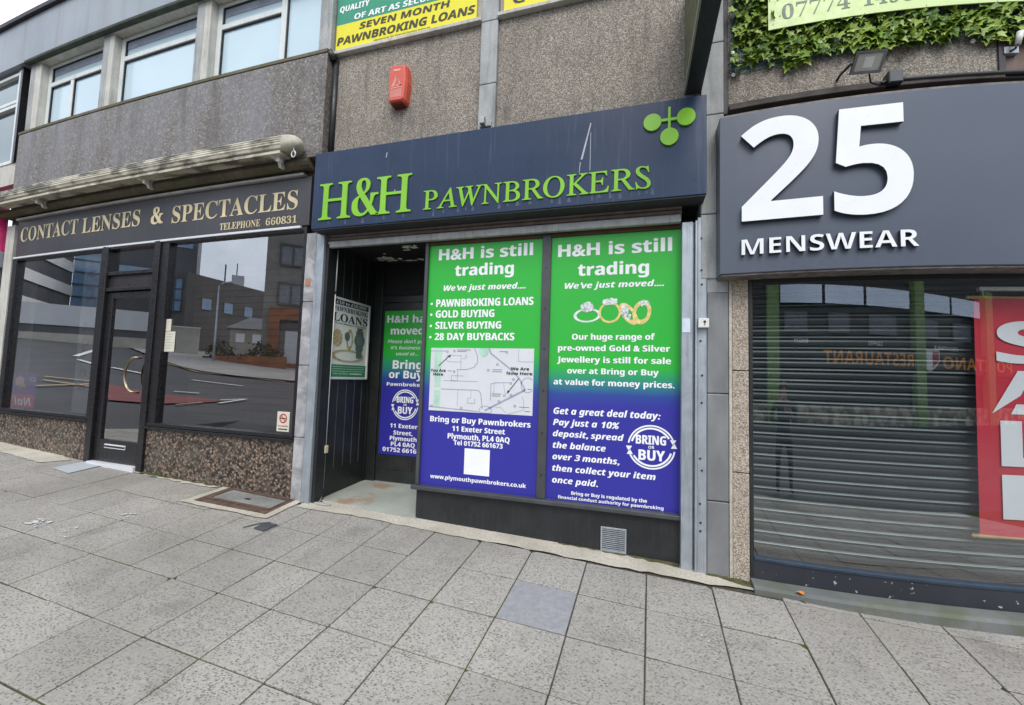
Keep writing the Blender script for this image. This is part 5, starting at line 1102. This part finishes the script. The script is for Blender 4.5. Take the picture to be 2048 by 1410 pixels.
T = thing('corner_shop_building', 'tall grey corner building with an orange brown shop surround and white door', 'building', warp(3, 0, 1.9))
n = N('grey render blocks', .8); n.color(n.ramp(n.noise(.6, 4), [(.3, (.17, .16, .145)), (.7, (.25, .24, .22))])); gr = n.m
b = MB(warp); b.box(0, L, 0, 7, 1, 15.5, 1); b.build('wall', gr, T)
for z0, z1 in ((7.3, 8.9), (10.6, 12.2)):
    for x0 in (1.2, 4.4, 7.6):
        b = MB(warp); b.box(x0, x0 + 2.1, -.08, .1, z0, z1, 1); wo = b.build('window', plain('grey window', (.16, .17, .19), .2), T)
        b = MB(warp)
        for q in ((x0 - .1, x0 + .06), (x0 + .97, x0 + 1.13), (x0 + 2.04, x0 + 2.2)): b.box(q[0], q[1], -.16, -.085, z0, z1, 1)
        b.box(x0 - .1, x0 + 2.2, -.17, -.086, z1, z1 + .15, 1); b.box(x0 - .1, x0 + 2.2, -.17, -.086, z0 - .15, z0, 1); b.build('window_frame', dark_clad, wo)
b = MB(warp); b.box(.6, 9, -.5, .0, 5.9, 6.9, 1); b.box(.6, 1.5, -.5, .0, 1, 5.9, 1); b.box(1.5, 9, -.4, .0, 1, 2.3, 1); b.build('shop_surround', orange_brick, T)
b = MB(warp); b.box(1.5, 9, -.1, .0, 5.0, 5.9, 1); b.build('dark_head', dark_clad, T); b = MB(warp); b.box(2.0, 5, -.15, .0, 2.3, 5.0, 1); b.build('door', white_clad, T)
T = thing('street_lamp', 'tall slim grey street lamp on the far pavement', 'street lamp', (-31.6, -16.8, 1.7))
b = MB(); b.tube([(-31.6, -16.8, 1.7), (-31.6, -16.8, 4), (-31.6, -16.8, 8.1)], [.12, .09, .06], 8); b.build('pole', M['galv'], T, smooth=True)
b = MB(); b.tube([(-31.6, -16.8, 8.1), (-31.2, -17.0, 8.35), (-30.6, -17.3, 8.4)], [.05, .06, .10], 8); b.build('lantern', M['galv'], T, smooth=True)
# far pavement and road paint
paint = plain('road paint', (.62, .62, .58), .7, var=.15); ypaint = plain('yellow road paint', (.40, .27, .13), .7, var=.2)
def road_sheet(name, pts, mat, lift):
    b = MB(); k = len(pts)
    cx_ = sum(p[0] for p in pts) / k; cy_ = sum(p[1] for p in pts) / k; ring = []; m = 6
    for i in range(k):
        for j in range(m):
            t_ = j / m; ring.append((pts[i][0] * (1 - t_) + pts[(i + 1) % k][0] * t_, pts[i][1] * (1 - t_) + pts[(i + 1) % k][1] * t_))
    vs_ = []; q = 8
    for r in range(1, q + 1): vs_ += [(cx_ + (x - cx_) * r / q, cy_ + (y - cy_) * r / q) for x, y in ring]
    n_ = len(ring); b.v = [(x, y, road_z(x, y) + lift) for x, y in vs_] + [(cx_, cy_, road_z(cx_, cy_) + lift)]
    b.f = [(r * n_ + i, r * n_ + (i + 1) % n_, (r + 1) * n_ + (i + 1) % n_, (r + 1) * n_ + i) for r in range(q - 1) for i in range(n_)] + [(i, (i + 1) % n_, q * n_) for i in range(n_)]
    return tag(b.build(name, mat), kind='structure')
road_sheet('pavement', [(-62, -24), (-45, -17), (-28.9, -11.1), (-24.5, -9.6), (-22.2, -9.3), (-20, -9.9), (-18.2, -11.6), (-12, -16), (-6, -20), (-6, -40), (-62, -60)], plain('far paving', (.27, .26, .245), .85, var=.15, scale=.8), .11)
road_sheet('road', [(-17.1, -2.15), (-14.6, -2.53), (-12.7, -3.4), (-12.4, -3.0), (-12.5, -1.32), (-13.5, -.5)], plain('red surfacing', (.17, .045, .045), .8, var=.2, scale=2), .045)
def stripe(p0, p1, wd, mat):
    a, c = Vector(p0), Vector(p1); u = (c - a).normalized(); nn = Vector((-u.y, u.x)) * wd / 2
    road_sheet('road_marking', [tuple(a + nn), tuple(c + nn), tuple(c - nn), tuple(a - nn)], mat, .055)
for p0, p1, wd, m_ in (((-29.7, -6.2), (-37.2, -10.6), .35, paint), ((-27.3, -5.4), (-24.6, -5.1), .25, paint), ((-23.4, -5.3), (-20.8, -5.4), .22, paint), ((-18.4, -6.2), (-16.2, -7.15), .16, paint), ((-14.9, -3.2), (-14.3, -3.75), .12, paint), ((-12.7, -3.4), (-12.65, -4.4), .12, paint), ((-12.1, -2.9), (-12.65, -4.4), .12, paint), ((-18.1, -.6), (-16.3, -1.4), .14, ypaint), ((-19.2, -1.0), (-17.6, -2.1), .14, ypaint), ((-16.6, .1), (-17.1, -1.8), .14, ypaint), ((-12.2, -1.6), (-12.35, -2.5), .10, ypaint), ((-28.9, -10.9), (-22.2, -9.05), .2, ypaint), ((-22.2, -9.05), (-17.9, -11.3), .2, ypaint)): stripe(p0, p1, wd, m_)

# restaurant opposite, its sign legible as a mirror image in the menswear window
T = thing('restaurant', 'dark restaurant front with lime columns, orange lettered fascia and tricolour shield', 'building', (12, -11.5, .3))
def RF(x, d, z): return (x, -11.5 - d, z)
b = MB(RF); b.box(1.5, 28, .6, 6, -.2, 7.6); b.build('wall', plain('dark restaurant wall', (.035, .033, .034), .6), T)
n = N('stone riser', .85); v = n.voro(2.2); n.color(n.mix(n.ramp(v.outputs['Distance'], [(.4, 0.0), (.6, .7)]), n.ramp(n.sep(v.outputs['Color'])[0], [(0, (.34, .31, .24)), (1, (.62, .56, .44))]), (.08, .07, .06)))
b = MB(RF); b.box(1.5, 28, .1, .6, -.2, .95); b.build('stone_riser', n.m, T)
lg = plain('lime column', (.20, .32, .09), .5)
for x0 in (3.0, 13.0, 19.5):
    b = MB(RF); b.box(x0, x0 + .75, -.1, .5, -.2, 5.9); b.build('column', lg, T)
up = N('sky bright upper pane', .08, spec=1.0); up.color((.55, .62, .72)); up.b.inputs['Metallic'].default_value = .85
for x0, x1 in ((3.9, 6.6), (6.8, 9.4), (9.6, 12.8), (13.9, 16.2), (16.4, 19.3)):
    b = MB(RF); b.box(x0, x1, .2, .3, 4.75, 5.45); b.build('upper_pane', up.m, T)
    b = MB(RF); b.box(x0 + .3, x1 - .9, .45, .55, 3.7, 4.45); b.build('window_poster', plain('dim poster', (.16, .17, .2), .5), T)
b = MB(RF); b.box(2.9, 27, .1, .6, 2.35, 3.15); b.build('fascia', plain('black restaurant fascia', (.012, .012, .014), .5), T)
lines(T, plain('orange letters', (.85, .30, .02), .5), RF, [('RESTAURANT', 'b', 12.9, 6.6, 2.52, .48), ('POLITANO', 'b', 22.5, 15.3, 2.52, .48)], .08, name='orange_lettering')
lines(T, M['white_print'], RF, [('BAKERY', 'b', 5.6, 4.7, 3.24, .15), ('COFFEE', 'b', 10.6, 9.6, 3.24, .15), ('COCKTAILS', 'b', 16.7, 14.6, 3.24, .15)], .08, name='white_lettering')
sh = [(-.85, 0), (.85, 0), (.85, -.45), (.45, -.72), (0, -.86), (-.45, -.72), (-.85, -.45)]
b = MB(RF); b.add([RF(14.15 + u, .06, 3.22 + v_) for u, v_ in sh], [tuple(range(7))]); b.build('shield', M['white_print'], T)
for (u0, u1), mm in (((-.78, -.26), plain('shield green', (.02, .20, .06), .5)), ((.26, .78), plain('shield red', (.42, .03, .04), .5))):
    b = MB(RF); b.add([RF(14.15 + u, .05, 3.22 + v_) for u, v_ in ((u0, -.06), (u1, -.06), (u1, -.42 if u1 > 0 and u1 > .5 else -.70), (u0, -.70 if u1 > .5 else -.42))], [(0, 1, 2, 3)]); b.build('shield_stripe', mm, T)

# person on the pavement behind the camera, dark in the menswear glass
T = thing('person', 'person in dark jacket and dark trousers standing in the street facing the shops', 'person', (1.97, -1.85, 0))
gzp = road_z(1.97, -1.85)
def skin(name, chain, mat, parent, sub=2):
    """chain: list of (point, radius, parent index) grown into one continuous surface"""
    me = bpy.data.meshes.new(name); me.from_pydata([Vector(p) - parent.location for p, r, k in chain], [(k, i) for i, (p, r, k) in enumerate(chain) if k is not None], [])
    ob = bpy.data.objects.new(name, me); C.objects.link(ob); s_ = ob.modifiers.new('Skin', 'SKIN'); ss = ob.modifiers.new('Sub', 'SUBSURF'); ss.levels = sub; ss.render_levels = sub
    for i, (p, r, k) in enumerate(chain):
        me.skin_vertices[0].data[i].radius = (r, r) if not isinstance(r, tuple) else r
    me.skin_vertices[0].data[0].use_root = True
    bpy.context.view_layer.update(); ev = ob.evaluated_get(bpy.context.evaluated_depsgraph_get()); m2 = bpy.data.meshes.new_from_object(ev)
    bpy.data.objects.remove(ob); m2.materials.clear(); m2.materials.append(mat)
    for f in m2.polygons: f.use_smooth = True
    o = bpy.data.objects.new(name, m2); C.objects.link(o); o.parent = parent; return o
px_, py_ = 1.97, -1.85
def PP(x, y, z): return (px_ + x * 1.28, py_ + y * 1.05, gzp + z * 1.02)
body = [(PP(0, 0, .95), (.15, .11), None), (PP(0, 0, 1.12), (.15, .11), 0), (PP(0, .01, 1.32), (.18, .115), 1), (PP(0, .0, 1.46), (.10, .08), 2), (PP(0, .02, 1.55), .055, 3), (PP(0, .035, 1.64), (.078, .09), 4), (PP(0, .035, 1.74), (.070, .085), 5),
        (PP(.19, 0, 1.43), .062, 3), (PP(.25, .02, 1.17), .050, 7), (PP(.16, .24, 1.16), .040, 8), (PP(.07, .32, 1.28), .030, 9), (PP(.05, .35, 1.35), .026, 10),
        (PP(-.19, 0, 1.43), .062, 3), (PP(-.25, .02, 1.17), .050, 12), (PP(-.16, .24, 1.16), .040, 13), (PP(-.07, .32, 1.28), .030, 14), (PP(-.05, .35, 1.35), .026, 15),
        (PP(.10, 0, .86), .095, 0), (PP(.12, .01, .50), .065, 17), (PP(.13, -.01, .10), .045, 18), (PP(.14, .13, .05), .038, 19),
        (PP(-.10, 0, .86), .095, 0), (PP(-.12, .01, .50), .065, 21), (PP(-.13, -.01, .10), .045, 22), (PP(-.14, .13, .05), .038, 23)]
n = N('dark clothes and skin', .8); z = n.sep()[2]
c = n.mix(n.math('GREATER_THAN', z, gzp + 1.53), n.mix(n.math('GREATER_THAN', z, gzp + .96), (.012, .013, .018), (.020, .022, .032)), (.45, .27, .20)); n.color(c)
skin('body', body, n.m, T)
skn = plain('skin', (.45, .27, .20), .6)
for sx in (1, -1):
    for i in range(4): skin('finger', [(PP(sx * .05, .36, 1.36), .011, None), (PP(sx * (.03 - .006 * i), .385, 1.385 - .012 * i), .009, 0), (PP(sx * (.008 - .004 * i), .375, 1.392 - .014 * i), .008, 1)], skn, T, 1)
    skin('thumb', [(PP(sx * .05, .355, 1.355), .012, None), (PP(sx * .035, .35, 1.40), .010, 0), (PP(sx * .02, .355, 1.42), .008, 1)], skn, T, 1)
b = MB(); 
for i in range(9):
    th = i / 8 * math.pi * .62
    for j in range(16):
        ph = j / 16 * 6.283; r = .088 * math.sin(th) + .002; b.v.append(PP(r * math.cos(ph), .030 + r * 1.15 * math.sin(ph) - (.02 if th > 1 else 0), 1.735 + .085 * math.cos(th)))
for i in range(8):
    for j in range(16):
        if i > 4 and 1 <= j <= 6: continue
        b.f.append((i * 16 + j, i * 16 + (j + 1) % 16, (i + 1) * 16 + (j + 1) % 16, (i + 1) * 16 + j))
b.build('hair', plain('dark hair', (.03, .02, .015), .6), T, smooth=True)
b = MB(); b.add([PP(-.012, .115, 1.66), PP(.012, .115, 1.66), PP(0, .150, 1.665), PP(0, .118, 1.705)], [(0, 1, 2), (0, 2, 3), (1, 3, 2)]); b.build('nose', skn, T)
b = MB()
for sx in (1, -1):
    b.tube([PP(sx * .030, .112, 1.70), PP(sx * .030, .122, 1.70)], .010, 8)
b.build('eyes', plain('eye', (.05, .04, .035), .3), T)
b = MB(); b.box(px_ - .022, px_ + .022, py_ + .116, py_ + .126, gzp + 1.663, gzp + 1.670); b.build('mouth', plain('lip', (.32, .12, .10), .5), T)
b = MB()
for sx in (1, -1): b.tube([PP(sx * .080, .03, 1.65), PP(sx * .092, .025, 1.68), PP(sx * .090, .02, 1.71)], [.008, .012, .010], 8)
b.build('ears', skn, T, smooth=True)
